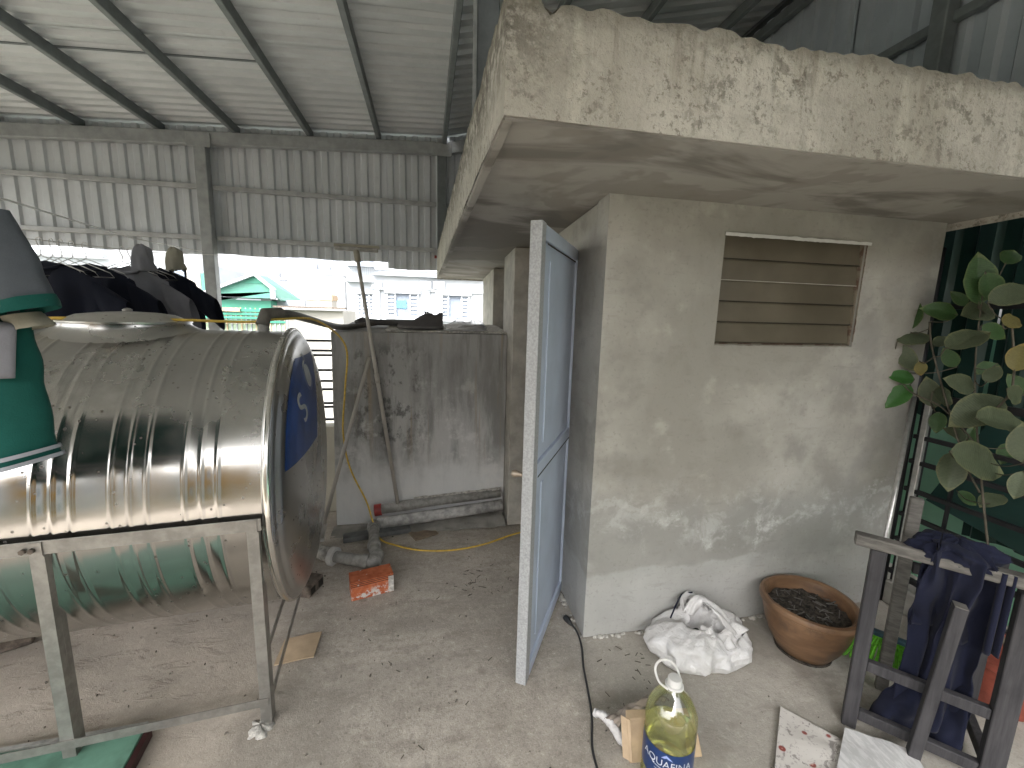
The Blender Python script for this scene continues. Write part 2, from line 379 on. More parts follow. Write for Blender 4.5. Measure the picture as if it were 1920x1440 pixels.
def m_wood(name, c, c2, sc=(60,60,4)):
    k = NT(name, .75); P = k.pos(sc); f = k.noise(P, 1, 5, .65); a = k.noise(k.pos(), 9, 4)
    col = k.mix(k.step(f, .32, .7), c2, c); k.col(k.mix(k.math('MULTIPLY', k.step(a, .5, .75), .5), col, tuple(q*.5 for q in c2)))
    k.bump(f, .35, .003); return k.m
M['wood_dark'] = m_wood('weathered_black_timber', (.050,.047,.050), (.022,.021,.024))
M['wood_grey'] = m_wood('weathered_grey_timber', (.15,.14,.125), (.07,.065,.058), (12,12,60))
k = NT('glazed_terracotta', .38); P = k.pos(); f = k.noise(k.pos((3,3,14)), 2, 5, .6); a = k.noise(P, 8, 5, .65)
k.col(k.mix(k.math('MULTIPLY', k.step(a, .5, .66), .6), k.mix(k.step(f, .3, .7), (.115,.062,.033), (.20,.115,.062)), (.075,.048,.033))); k.bump(a, .15, .004); M['terracotta'] = k.m
M['redpot'] = plain('red_terracotta', (.27,.065,.04), .6, 0, .2, 12, .1)
k = NT('frosted_louvre_glass', .32, 0, .5); P = k.pos(); a = k.noise(P, 2.2, 4)
k.col(k.mix(k.step(a, .35, .65), (.095,.080,.056), (.14,.12,.088))); k.p.inputs['Coat Weight'].default_value = .25; k.p.inputs['Coat Roughness'].default_value = .2; M['glass'] = k.m
k = NT('white_poly_bag', .42, 0, .5); P = k.pos(obj=True); a = k.noise(P, 9, 5, .6)
k.col(k.mix(k.step(a, .35, .7), (.50,.485,.475), (.62,.61,.61))); k.p.inputs['Subsurface Weight'].default_value = .0
r1 = k.math('ABSOLUTE', k.math('SUBTRACT', k.noise(P, 16, 3, .5, .8), .5)); r2 = k.math('ABSOLUTE', k.math('SUBTRACT', k.noise(P, 34, 3, .5, .6), .5))
k.bump(k.math('MULTIPLY', k.math('ADD', r1, k.math('MULTIPLY', r2, .4)), -1.0), .5, .02); k.p.inputs['Roughness'].default_value = .33; M['bag'] = k.m
M['bag_dark'] = plain('grey_contents', (.10,.10,.085), .8, 0, .4, 20, .5)
M['leaf'] = None
def m_leaf(name, c, edge):
    k = NT(name, .5, 0, .4); P = k.pos(obj=True); x, y, z = k.xyz(P)
    a = k.noise(P, 22, 4, .6)
    w = k.n('ShaderNodeTexWave', wave_type='BANDS', bands_direction='X'); k.l(k.pos(obj=True), w.inputs[0]); w.inputs['Scale'].default_value = 9; w.inputs['Distortion'].default_value = 1.5
    col = k.mix(k.step(a, .3, .7), tuple(q*.75 for q in c), c)
    col = k.mix(k.math('MULTIPLY', k.step(w.outputs[1], .8, 1.0), .35), col, tuple(q*1.5 for q in c))
    ed = k.math('ADD', k.math('ABSOLUTE', y), k.math('MULTIPLY', a, .02))
    at_ = k.n('ShaderNodeAttribute', attribute_name='rim'); e = k.math('ADD', at_.outputs['Fac'], k.math('MULTIPLY', k.math('SUBTRACT', a, .5), .5))
    k.col(k.mix(k.math('MULTIPLY', k.step(e, .78, 1.05), .7), col, edge)); k.bump(w.outputs[1], .2, .003); return k.m
M['leaf_green'] = m_leaf('green_leaf', (.036,.078,.022), (.10,.12,.04))
M['leaf_fresh'] = m_leaf('fresh_green_leaf', (.030,.105,.018), (.06,.13,.03))
M['leaf_dusty'] = m_leaf('dusty_leaf', (.080,.098,.055), (.16,.16,.075))
M['leaf_yellow'] = m_leaf('yellowing_leaf', (.16,.14,.05), (.27,.19,.05))
M['stem'] = plain('brown_vine_stem', (.10,.085,.06), .8, 0, .2, 30)
M['navy'] = m_cloth('navy_cotton', (.0085,.0105,.026))
M['black_cloth'] = m_cloth('black_jersey', (.010,.012,.022))
M['grey_cloth'] = m_cloth('grey_melange', (.20,.20,.22))
M['mid_grey_cloth'] = m_cloth('slate_grey_jersey', (.095,.105,.12))
M['green_cloth'] = m_cloth('bottle_green_jersey', (.010,.085,.070))
M['pale_cloth'] = m_cloth('pale_piping', (.36,.38,.42))
M['beige_cloth'] = m_cloth('beige_cotton', (.32,.30,.24))
M['brick'] = plain('orange_clay_brick', (.46,.125,.05), .85, 0, .2, 25, .4)
M['old_brick'] = plain('dusty_grey_brick', (.20,.16,.13), .9, 0, .3, 25, .5)
M['grit'] = plain('pale_grit', (.33,.29,.245), .95, 0, .4, 90)
M['hole_shade'] = plain('dark_cavity_shade', (.03,.025,.02), .95, 0, .2, 20)  # near-black colour standing in for shade inside openings, holes and gaps
M['plank'] = plain('grey_slate_plank', (.15,.155,.15), .8, 0, .2, 14, .3)
M['shoe'] = m_cloth('charcoal_knit', (.085,.08,.08)); M['sole'] = plain('grey_rubber_sole', (.13,.125,.12), .7, 0, .15, 30)
M['white_plastic'] = plain('white_plastic', (.62,.61,.585), .4, 0, .05, 20)
M['blue_sticker'] = plain('faded_blue_sticker', (.018,.062,.23), .35, 0, .2, 9)
M['grey_letter'] = plain('grey_sticker_letter', (.42,.43,.44), .5, 0, .1, 20)
M['label_blue'] = plain('dark_blue_label_film', (.010,.035,.13), .3, 0, .08, 10)
M['label_white'] = plain('white_print', (.80,.82,.85), .4, 0, .03, 10)
M['label_sky'] = plain('pale_blue_print', (.35,.42,.72), .4, 0, .1, 10)
M['green_broom'] = plain('lime_broom_bristle', (.17,.56,.03), .55, 0, .3, 60)
M['teal_socket'] = plain('dark_teal_plastic', (.018,.055,.075), .5, 0, .15, 30)
M['dark_green_sheet'] = m_sheet('dark_green_sheet', (.011,.040,.032), (.007,.026,.021), .42, .1)
M['mint'] = plain('mint_wall_paint', (.30,.56,.40), .8, 0, .08, 4)
M['grey_concrete'] = plain('grey_weathered_concrete', (.30,.285,.255), .9, 0, .2, 6, .4)

# ================================================================== SETTING
# floor: one subdivided sheet, slightly uneven below z = 0
def floor_fn(u, v):
    x = -6.5 + 9.6*u; y = -2.75 + 8.0*v
    h = -.003 + .003*nz(x, y, 0, 2.2)
    if x < -.75: h += -.006 + .010*nz(x, y, 3, 5.) * min(1, (-.75-x)*3)
    return (x, y, min(h, -.0003))
kind(MB().grid(floor_fn, 190, 160).build('floor', M['floor'], smooth=True, loc=(0,0,0)), 'structure')
kind(MB().box((-6.5,-2.75,-.35), (3.1,5.25,-.03)).build('roof_deck', M['grey_concrete'], loc=(0,0,-.35)), 'structure')
k = NT('distant_ground', .95); k.col(k.mix(k.step(k.noise(k.pos(), .05, 4), .35, .65), (.20,.19,.17), (.10,.12,.07)))
def ground_fn(u, v): return (-700+1400*u, -700+1400*v, -9.)
kind(MB().grid(ground_fn, 4, 4).build('ground', k.m, loc=(0,0,-9)), 'structure')

# ------------------------------------------------------------------ metal shed
shed = empty('metal_shed', (0, 0, 0), 'open sided grey metal shed with corrugated roof on steel purlins', 'shed')
XR = .21
def zp(x): return 3.30 + .055*(x-XR) if x <= XR else 3.30 + .25*(x-XR)     # underside of the purlins
def rib(t, pitch=.125, h=.024):                 # trapezoid profile
    q = (t/pitch) % 1.0
    if q < .30: return 0.
    if q < .42: return h*(q-.30)/.12
    if q < .80: return h
    if q < .92: return h*(.92-q)/.12
    return 0.
RQ = (0,.30,.42,.80,.92)
def rib_ts(a, b, pitch=.125):
    ts = [a]; i = math.floor(a/pitch)
    while i*pitch < b:
        for q in RQ:
            t = (i+q)*pitch
            if a+1e-4 < t < b-1e-4: ts.append(t)
        i += 1
    return ts + [b]
def corr(fn, a, b, ends, pitch=.125, h=.024):   # fn(t, e, offset) -> point ; ends: parameter list along the rib
    mb = MB(); ts = rib_ts(a, b, pitch); vs = []; n = len(ends)
    for t in ts:
        for e in ends: vs.append(fn(t, e, rib(t, pitch, h)))
    fs = [(i*n+j, (i+1)*n+j, (i+1)*n+j+1, i*n+j+1) for i in range(len(ts)-1) for j in range(n-1)]
    return mb.add(vs, fs)
# roof sheets: ribs run along X; left pitch and steeper right pitch
y0 = -2.6; i = 0
while y0 < 5.0:
    y1 = min(y0+1.02, 5.12); lift = .004*(i % 2)
    corr(lambda t, e, o: (e, t, zp(e)+.083+lift+o), y0, y1, (-6.4, -1.6, XR-.003)).build('roof_sheet', M['sheet_in'], shed, solid=.0008)
    corr(lambda t, e, o: (e, t, zp(e)+.083+lift+o), y0, y1, (XR+.003, 1.4, 2.72)).build('roof_sheet', M['sheet_in'], shed, solid=.0008)
    y0 += 1.0; i += 1
# overlap strip seen as a dark seam across the left bays
MB().bar((-6.3, 3.62, zp(-6.3)+.078), (-1.16, 3.62, zp(-1.16)+.078), .02, .006).build('sheet_seam', M['purlin'], shed)
for x in (-5.5, -4.9, -4.27, -3.64, -3.01, -2.38, -1.75, -1.10, -.46, .845, 1.52, 2.30):
    MB().box((x-.02, -2.55, zp(x)), (x+.02, 5.0, zp(x)+.08)).build('purlin', M['purlin'], shed, bev=.004)
MB().box((XR-.045, -2.55, zp(XR)-.03), (XR-.005, 5.0, zp(XR)+.075)).build('ridge_beam', M['purlin'], shed, bev=.004)
# beam along the back, posts and girts
MB().hexa([(-6.4,4.70,zp(-6.4)-.115),(.105,4.70,zp(.105)-.115),(.105,4.77,zp(.105)-.115),(-6.4,4.77,zp(-6.4)-.115),
           (-6.4,4.70,zp(-6.4)-.003),(.105,4.70,zp(.105)-.003),(.105,4.77,zp(.105)-.003),(-6.4,4.77,zp(-6.4)-.003)]).build('beam', M['beam'], shed, bev=.005)
MB().hexa([(.215,4.70,zp(.23)-.12),(2.66,4.70,zp(2.66)-.115),(2.66,4.77,zp(2.66)-.115),(.215,4.77,zp(.23)-.12),
           (.215,4.70,zp(.23)-.005),(2.66,4.70,zp(2.66)-.005),(2.66,4.77,zp(2.66)-.005),(.215,4.77,zp(.23)-.005)]).build('beam', M['beam'], shed, bev=.005)
for x, w in ((-5.6,.1), (-2.04,.1), (.16,.095)):
    MB().box((x-w/2, 4.69, 0 if x < 0 else 2.17), (x+w/2, 4.78, zp(x)-.02)).build('post', M['beam'] if x < 0 else M['purlin'], shed, bev=.005)
    MB().box((x-w/2-.05, 4.684, zp(x)-.14), (x+w/2+.05, 4.695, zp(x)-.02)).build('gusset_plate', M['beam'], shed, bev=.002)
for a, b in ((-6.4,-5.66), (-5.54,-2.10), (-1.98,.105), (.215,2.6)):
    for z in (2.245, 2.705):
        MB().box((a, 4.755, z-.02), (b, 4.795, z+.02)).build('girt', M['girt'], shed, bev=.003)
x0 = -6.4
while x0 < 2.6:
    x1 = min(x0+1.01, 2.68); zb = 2.10 if x0 < -.6 else 2.04
    corr(lambda t, e, o: (t, 4.815+.002*(int(x0*10) % 2)+o, (zp(t)+.08) if e else zb+.006*math.sin(t*9)), x0, x1, (0, 1), .125, .02).build('wall_sheet', M['sheet_wall'], shed, solid=.0008)
    x0 += 1.0
# side wall above the hut roof, ribs vertical, its rail and post
y0 = -.4
while y0 < 4.8:
    y1 = min(y0+1.01, 4.8)
    corr(lambda t, e, o: (2.70+o, t, (zp(2.70)+.088) if e else 2.15), y0, y1, (0, 1), .14, .022).build('wall_sheet', M['sheet_side'], shed, solid=.0008)
    y0 += 1.0
MB().box((2.63, -.4, zp(2.66)-.075), (2.69, 4.69, zp(2.66)-.006)).build('girt', M['purlin'], shed, bev=.004)
MB().hexa([(2.64,-2.55,zp(2.64)+.05),(2.715,-2.55,zp(2.715)+.05),(2.715,5.0,zp(2.715)+.05),(2.64,5.0,zp(2.64)+.05),(2.64,-2.55,zp(2.64)+.078),(2.76,-2.55,zp(2.76)+.11),(2.76,5.0,zp(2.76)+.11),(2.64,5.0,zp(2.64)+.078)]).build('light_leak_strip', M['purlin'], shed)  # added strip closing white light leaks between roof and side wall
MB().box((2.645, -.4, 3.14), (2.69, 4.69, 3.19)).build('girt', M['purlin'], shed, bev=.004)
MB().box((2.60, 1.98, 2.40), (2.685, 2.06, zp(2.64)-.08)).build('post', M['purlin'], shed, bev=.005)
MB().box((.255, 2.40, 2.24), (.37, 2.50, zp(.30)-.002)).build('post', M['purlin'], shed, bev=.005)
MB().box((.235, 2.385, 2.24), (.254, 2.40, zp(.25)-.002)).build('post_flange', M['beam'], shed, bev=.002)

# ------------------------------------------------------------------ concrete hut
hut = empty('concrete_hut', (.766, 1.804, 0), 'small grey rendered concrete hut with overhanging flat slab roof', 'hut')
def zs(y): return 2.109 - .050*max(0, y-1.75)            # soffit height, falling to the rear
WX0, WX1, WZ0, WZ1 = 1.338, 2.128, 1.486, 1.992          # window opening
Y0, YT = 1.804, 1.93
def wallp(a, b, mat='front', bev=.0):
    return MB().box(a, b).build('wall', M[mat], hut, bev=bev)
# front wall with opening, one piece
fw = MB()
def fz(x): return zs(Y0)+.01
xs = [.766, WX0, WX1, 2.60]; zz_ = [0, WZ0, WZ1, zs(Y0)+.012]
for yy, flip in ((Y0, 0), (YT, 1)):
    for i in range(3):
        for j in range(3):
            if i == 1 and j == 1: continue
            q = [(xs[i],yy,zz_[j]),(xs[i+1],yy,zz_[j]),(xs[i+1],yy,zz_[j+1]),(xs[i],yy,zz_[j+1])]
            fw.add(q if not flip else q[::-1], [(0,1,2,3)])
fw.add([(WX0,Y0,WZ0),(WX1,Y0,WZ0),(WX1,YT,WZ0),(WX0,YT,WZ0),(WX0,Y0,WZ1),(WX1,Y0,WZ1),(WX1,YT,WZ1),(WX0,YT,WZ1)], [(0,1,2,3),(4,7,6,5),(0,3,7,4),(1,5,6,2)])
fw.add([(.766,Y0,0),(.766,YT,0),(.766,YT,2.12),(.766,Y0,2.12),(2.60,Y0,0),(2.60,YT,0),(2.60,YT,2.12),(2.60,Y0,2.12)], [(0,3,2,1),(4,5,6,7)])
fw.build('wall', M['front'], hut, weld=True)
# left wall up to the doorway, lintel, pillars beyond it
def wedge(x0, x1, ya, yb, z0=0., mat='front', name='wall'):
    return MB().hexa([(x0,ya,z0),(x1,ya,z0),(x1,yb,z0),(x0,yb,z0),(x0,ya,zs(ya)+.01),(x1,ya,zs(ya)+.01),(x1,yb,zs(yb)+.01),(x0,yb,zs(yb)+.01)]).build(name, M[mat], hut, bev=.004)
wedge(.7675, .90, YT+.002, 2.26, 0)
wedge(.768, .90, 2.262, 2.996, 1.945)
wedge(.60, .90, 2.998, 3.40, 0, 'jamb', 'door_pillar')
wedge(.735, .90, 3.402, 3.96, 0, 'box')
wedge(.60, .90, 3.962, 4.70, 0, 'jamb', 'rear_pillar')
wedge(2.47, 2.60, YT+.002, 4.70)
wedge(.902, 2.468, 4.57, 4.70)
MB().box((.905,YT+.005,-.002),(2.465,4.565,.004)).build('inner_floor', M['grey_concrete'], hut)
MB().box((.742,3.50,1.86),(.734,3.86,1.93)).build('vent_slot', M['hole_shade'], hut)
# crumbled mortar along the foot of the walls
mf = MB()
for i in range(60):
    x = .80+1.2*random.random(); r = .006+.012*random.random()
    mf.lathe([(r,0),(r*.8,r*.5),(r*.2,r*.7)], (x, Y0-.004-.014*random.random(), -.003), 6)
for i in range(26):
    yy = Y0+.45*random.random(); r = .006+.012*random.random(); mf.lathe([(r,0),(r*.8,r*.5),(r*.2,r*.7)], (.762-.02*random.random(), yy, -.003), 6)
kind(mf.build('mortar_crumbs', M['mortar'], hut), 'stuff')

# roof slab: ragged upper edge, drip lip, sloping soffit
SX0, SX1, SY0, SY1 = .199, 2.64, 1.188, 4.86
def sxl(y): return SX0 - .088*(y-SY0)/(SY1-SY0)
def top_h(s, which):                                       # ragged broken cast edge
    h = .016*nz(s*3.1, which*7, 2) + .018*abs(nz(s*9, which*3, 5)) + .014*nz(s*21, which, 9)
    if which == 0 and s < .13: h += .018*math.exp(-((s-.05)/.05)**2) - .022*math.exp(-((s-.115)/.025)**2)
    return h
sl = MB(); NS = 170
def slab_top(y): return zs(y)+.258
# front face as fine grid with a rough surface
def front_fn(u, v):
    x = SX0+(SX1-SX0)*u; zb = zs(SY0); zt = slab_top(SY0)+.02+top_h(x-SX0, 0)
    z = zb+(zt-zb)*v; e = min(1, v*6)*min(1, (1-v)*8+.25)
    return (x, SY0+.010*(1-e)*v + .006*nz(x*4, z*4, 1)*e + .004*nz(x*18, z*18, 4)*e, z)
sl.grid(front_fn, NS, 14)
def left_fn(u, v):
    y = SY1+(SY0-SY1)*u; zb = zs(y); zt = slab_top(y)+.02+(top_h((y-SY0), 1) if u < .985 else top_h(0, 0)); z = zb+(zt-zb)*v
    return (sxl(y) + (.004*nz(y*5, z*5, 2) if .005 < u < .995 else 0), y, z)
sl.grid(left_fn, NS, 10)
def top_fn(u, v):
    y = SY0+(SY1-SY0)*v; x = sxl(y)+(SX1-sxl(y))*u
    zf = slab_top(SY0)+.02+top_h(x-SX0, 0); zl = slab_top(y)+.02+top_h(y-SY0, 1)
    a = max(0, 1-v*14); b = max(0, 1-u*14); zc = slab_top(y)-.01
    z = zc*(1-max(a, b)) + (zf*a+zl*b)/(a+b)*max(a, b) if a+b > 0 else zc
    return (x, y+.010*(1 if v == 0 else 0), z)
sl.grid(top_fn, 120, 60)
sl.add([(SX1,SY0,zs(SY0)),(SX1,SY1,zs(SY1)),(SX1,SY1,slab_top(SY1)),(SX1,SY0,slab_top(SY0)+.02)], [(0,1,2,3)])
sl.add([(SX1,SY1,zs(SY1)),(sxl(SY1),SY1,zs(SY1)),(sxl(SY1),SY1,slab_top(SY1)),(SX1,SY1,slab_top(SY1))], [(0,1,2,3)])
slab = sl.build('roof_slab', M['slab'], hut, smooth=True, angle=R(38))
# soffit with a drip lip round the edge
so = MB(); LW, LD = .035, .013
def soff(u, v):
    y = SY0+LW+(SY1-SY0-LW)*v; x = sxl(y)+LW+(SX1-sxl(y)-LW)*u; return (x, y, zs(y)+LD+.002*nz(x*3, y*3))
so.grid(lambda u, v: soff(1-u, v), 40, 60)
ob = so.build('soffit', M['soffit'], slab, smooth=True)
lip = MB()
lip.hexa([(SX0+.002,SY0+.002,zs(SY0)-.003),(SX1,SY0+.002,zs(SY0)-.003),(SX1,SY0+LW,zs(SY0)-.001),(SX0+.002,SY0+LW,zs(SY0)-.001),
          (SX0+.002,SY0+.002,zs(SY0)+.02),(SX1,SY0+.002,zs(SY0)+.02),(SX1,SY0+LW,zs(SY0)+.02),(SX0+.002,SY0+LW,zs(SY0)+.02)])
ya, yb = SY0+LW+.001, SY1-.002
lip.hexa([(sxl(ya)+.002,ya,zs(ya)-.003),(sxl(ya)+LW,ya,zs(ya)-.001),(sxl(yb)+LW,yb,zs(yb)-.001),(sxl(yb)+.002,yb,zs(yb)-.003),
          (sxl(ya)+.002,ya,zs(ya)+.02),(sxl(ya)+LW,ya,zs(ya)+.02),(sxl(yb)+LW,yb,zs(yb)+.02),(sxl(yb)+.002,yb,zs(yb)+.02)])
lip.build('drip_lip', M['soffit'], slab, bev=.005, seg=2)
MB().bar((.085,4.83,2.185),(.17,4.83,2.185),.02,.03).build('rusty_bracket', M['redpvc'], slab)

# louvre window
win = MB()
fwid = .007
for a, b in (((WX0,Y0+.012,WZ0),(WX0+fwid,Y0+.05,WZ1)), ((WX1-fwid,Y0+.012,WZ0),(WX1,Y0+.05,WZ1)), ((WX0+fwid,Y0+.012,WZ0),(WX1-fwid,Y0+.05,WZ0+fwid))):
    win.box(a, b)
k = NT('rusted_cream_frame', .7); P = k.pos(); k.col(k.mix(k.step(k.noise(P, 14, 5, .65), .46, .56), (.17,.145,.105), (.10,.062,.04))); M['rust_frame'] = k.m
win = win.build('window', M['rust_frame'], hut, bev=.002)
lintel = MB()
def lin(u, v): 
    x = WX0-.004+(WX1-WX0+.02)*u; return (x, Y0-.0035-.002*v, WZ1-.011-.005*abs(nz(x*30,1))*(1-v)+.014*v+.004*nz(x*22, v*3)*v)
lintel.grid(lin, 60, 1); lintel.build('lime_edge', M['white_plastic'], win, solid=.004)
ch = MB()
def chip(u, v):
    z = WZ0+.02+(WZ1-WZ0-.03)*u; return (WX1-.004+(.003+.006*abs(nz(z*24, 3)))*v, Y0-.003, z)
ch.grid(chip, 50, 1)
def chip2(u, v):
    x = WX0+(WX1-WX0)*u; return (x, Y0-.003, WZ0-.002-(.001+.006*abs(nz(x*20, 8)))*v)
ch.grid(chip2, 60, 1); ch.build('rusty_edge', M['rust_frame'], win, solid=.003)
nsl = 5; hs_ = (WZ1-WZ0-.02)/nsl
for i in range(nsl):
    zb = WZ0+.010+i*hs_
    yb_, yt_ = Y0+.020, Y0+.032
    MB().hexa([(WX0+fwid,yb_,zb),(WX1-fwid,yb_,zb),(WX1-fwid,yb_+.005,zb),(WX0+fwid,yb_+.005,zb),
               (WX0+fwid,yt_,zb+hs_+.008),(WX1-fwid,yt_,zb+hs_+.008),(WX1-fwid,yt_+.005,zb+hs_+.008),(WX0+fwid,yt_+.005,zb+hs_+.008)]).build('slat', M['glass'], win, bev=.001)
    if i: MB().bar((WX0+fwid,yb_-.002,zb-.001),(WX1-fwid,yb_-.002,zb-.001),.003,.0035).build('slat_gap_line', M['hole_shade' if i != 3 else 'jamb'], win)  # dark strips paint the shade between slats; one strip is pale
MB().box((WX0,Y0+.10,WZ0),(WX1,Y0+.105,WZ1)).build('interior_shade', M['hole_shade'], win)  # near-black sheet painted as the unlit room behind the slats

# steel door, hinged at the near jamb and swung open towards the viewer
HX, HY = .752, 2.235; EX, EY = .372, 1.585
dv = Vector((EX-HX, EY-HY, 0)); DL = dv.length; du = dv.normalized(); dn = Vector((-du.y, du.x, 0))   # dn points to +x side
if dn.x < 0: dn = -dn
DZ0, DZ1, TH = .012, 1.935, .046
def dpt(s, t, z): return Vector((HX, HY, 0)) + du*s + dn*t + Vector((0,0,z))
def dbox(mb, s0, s1, t0, t1, z0, z1):
    return mb.hexa([dpt(s0,t0,z0),dpt(s1,t0,z0),dpt(s1,t1,z0),dpt(s0,t1,z0),dpt(s0,t0,z1),dpt(s1,t0,z1),dpt(s1,t1,z1),dpt(s0,t1,z1)])
fr = MB(); SW = .058
dbox(fr, 0, SW, 0, TH, DZ0, DZ1); dbox(fr, SW, DL-SW, 0, TH, DZ1-SW, DZ1); dbox(fr, SW, DL-SW, 0, TH, DZ0, DZ0+SW)
dbox(fr, SW, DL-SW, 0, TH, .94, .94+SW)
door = fr.build('door', M['door'], hut, bev=.0025)
st = MB(); dbox(st, DL-SW+.001, DL, 0, TH, DZ0, DZ1+.004); st.build('door_stile', M['door_edge'], door, bev=.002)
for z0, z1 in ((DZ0+SW, .94), (.94+SW, DZ1-SW)):
    pn = MB(); dbox(pn, SW+.003, DL-SW-.003, .010, TH-.012, z0+.003, z1-.004)
    o = pn.build('door_panel', M['door'], door)
    rb = MB()
    dbox(rb, DL-.20, DL-.165, TH-.013, TH-.006, z0+.06, z1-.06); rb.build('panel_rib', M['door'], door, bev=.004)
gap = MB(); dbox(gap, .10, DL-.085, TH-.0005, TH+.0008, DZ1-SW-.012, DZ1-SW-.006); gap.build('panel_gap', M['hole_shade'], door)
gap = MB(); dbox(gap, .01, DL-.07, TH-.0005, TH+.0008, .935, .941); gap.build('panel_gap', M['hole_shade'], door)
kn = MB(); kc = dpt(DL-.03, 0, .955)
kn.tube([kc, kc-dn*.022], .010, 10); kn.tube([kc-dn*.018, kc-dn*.038, kc-dn*.052], [.010,.017,.013], 12)
kn.build('knob', plain('dull_brass_knob', (.36,.30,.24), .4, .6, .1, 20), door, smooth=True, angle=R(40))
for z in (.35, 1.62):
    h = MB().tube([dpt(-.006, TH+.002, z), dpt(-.006, TH+.002, z+.11)], .009, 8); h.build('hinge', M['door_edge'], door)
# pale sealant between door and wall
MB().bar((.762,2.262,0.02),(.762,2.262,1.945),.016,.02,(0,1,0)).build('door_frame', M['jamb'], hut)

# ------------------------------------------------------------------ concrete cistern
cis = MB()
def cz(x, y): return 1.444+.05*(y-3.178)
def cfront(u, v):
    x = -.655+1.25*u; z = cz(0,3.178)*v; return (x-(.012*(1-v) if u == 0 else 0)+.004*nz(z*6, 2)*(u == 0), 3.178+.007*nz(x*3, z*3, 2)+(.006*v*v*v), z)
cis.grid(cfront, 60, 60)
def cleft(u, v):
    y = 4.05+(3.178-4.05)*u; z = cz(0,y)*v; return (-.655-.012*(1-v)+.004*nz(z*6, 2), y+(.006*v**3 if u == 1 else 0), z)
cis.grid(cleft, 12, 60)
def ctop(u, v):
    y = 3.184+(4.05-3.184)*v; x = -.655+1.25*u; return (x, y, cz(x,y)+.006*nz(x*8,y*8)*(0 < v < 1)*(u > 0))
cis.grid(ctop, 40, 20); cis.add([(-.667,4.05,0),(-.655,4.05,1.49),(.595,4.05,1.49),(.595,4.05,0)],[(0,1,2,3)])
tag(cis.build('concrete_cistern', M['box'], smooth=True, angle=R(40), loc=(0,3.5,0)), 'grey concrete box cistern with black mould streaks beside the doorway', 'cistern')
ec = MB(); 
def capfn(u, v):
    x = -.66+1.25*u; return (x, 3.172+.02*v+.004*nz(x*9, 5), cz(0,3.172)+.001+.013*math.sin(math.pi*min(1,v*1.0))+.008*nz(x*7, v*2, 4))
tag(MB().grid(lambda u, v: (-.30+.92*u, 3.26+.74*v, cz(0,3.26+.74*v)+.012+.004*nz(u*9, v*6)), 30, 12).build('cement_topping', M['mortar'], solid=.012), 'uneven pale cement topping spread on the grey cistern', 'topping')

# ------------------------------------------------------------------ parapet and rail behind the tank
tag(MB().box((-5.5,3.42,0),(-.70,3.54,.70)).build('parapet_wall', M['cream'], bev=.006), 'low cream parapet wall between steel tank and cistern', 'parapet')
rl = empty('iron_railing', (-3, 3.48, .7), 'black iron railing of horizontal bars between tank and cistern', 'railing')
for z in (.745, .845, .875, .985, 1.05, 1.135, 1.25, 1.285, 1.36):
    MB().bar((-5.4,3.48,z),(-.672,3.48,z),.02,.016).build('rail', M['black_iron'], rl)
for x in (-5.3,-4.2,-3.1,-2.0,-1.0): MB().box((x-.012,3.492,.70),(x+.012,3.51,1.39)).build('upright', M['black_iron'], rl)

# ------------------------------------------------------------------ stainless tank
TA = R(6); ax_ = Vector((math.cos(TA), math.sin(TA), 0)); nn_ = Vector((math.sin(TA), -math.cos(TA), 0)); TC = Vector((-.66, 2.245, .847)); TR = .641; TL = 1.72
tank = empty('steel_water_tank', TC - ax_*TL/2 - Vector((0,0,TR)), 'large horizontal stainless steel water tank with ribbed rings lying on a stand', 'water tank', None, TA)
def tpt(s, r, a): return TC + ax_*s + nn_*(r*math.cos(a)) + Vector((0,0,r*math.sin(a)))
beads = []
for c in (-.187, -.395, -.60, -.81, -1.02, -1.23, -1.44):
    beads += [c-.05, c, c+.05]
def rad(s):
    r = TR
    for b in beads:
        d = abs(s-b)
        if d < .013: r += .0026*(.5+.5*math.cos(math.pi*d/.013))
    return r
ss = set([-TL, 0.0]); 
for b in beads:
    for q in (-.014,-.010,-.0065,-.003,0,.003,.0065,.010,.014): ss.add(round(b+q, 4))
ss = sorted(q for q in ss if -TL <= q <= 0); NA = 96
sh = MB()
for s_ in ss:
    for k_ in range(NA): sh.v.append(tpt(s_, rad(s_) , 2*math.pi*k_/NA))
for i in range(len(ss)-1):
    for k_ in range(NA):
        k2 = (k_+1) % NA; sh.f.append((i*NA+k_, (i+1)*NA+k_, (i+1)*NA+k2, i*NA+k2))
shell = sh.build('shell', M['steel'], tank, smooth=True)
def cap(sgn, s0, name, mat):
    prof = [(0,TR+.004),(.012,TR+.012),(.024,TR+.012),(.036,TR+.002),(.040,TR-.012),(.044,TR-.020),(.052,TR-.024),(.062,TR-.045),(.076,TR-.08),(.092,TR-.14),(.106,TR-.23),(.118,TR-.34),(.126,TR-.46),(.130,.06),(.130,0.0005)]
    mb = MB()
    for (h, r) in prof:
        for k_ in range(NA): mb.v.append(tpt(s0+sgn*h, r, 2*math.pi*k_/NA))
    for i in range(len(prof)-1):
        for k_ in range(NA):
            k2 = (k_+1) % NA; q = (i*NA+k_, (i+1)*NA+k_, (i+1)*NA+k2, i*NA+k2); mb.f.append(q if sgn > 0 else q[::-1])
    return mb.build(name, mat, tank, smooth=True)
endc = cap(1, 0., 'end_cap', M['cap']); cap(-1, -TL, 'end_cap', M['cap'])
rim = MB()
def ring(mb, s, r, w):
    for i in range(NA):
        pass
rim.grid(lambda u, v: tpt(.018+.014*math.cos(2*math.pi*v), TR+.008+.010*math.sin(2*math.pi*v), 2*math.pi*u), NA, 8)
rim.build('rolled_rim', m_steel('bright_rim_steel', (.74,.72,.68), .12, .2, .02), endc, smooth=True)
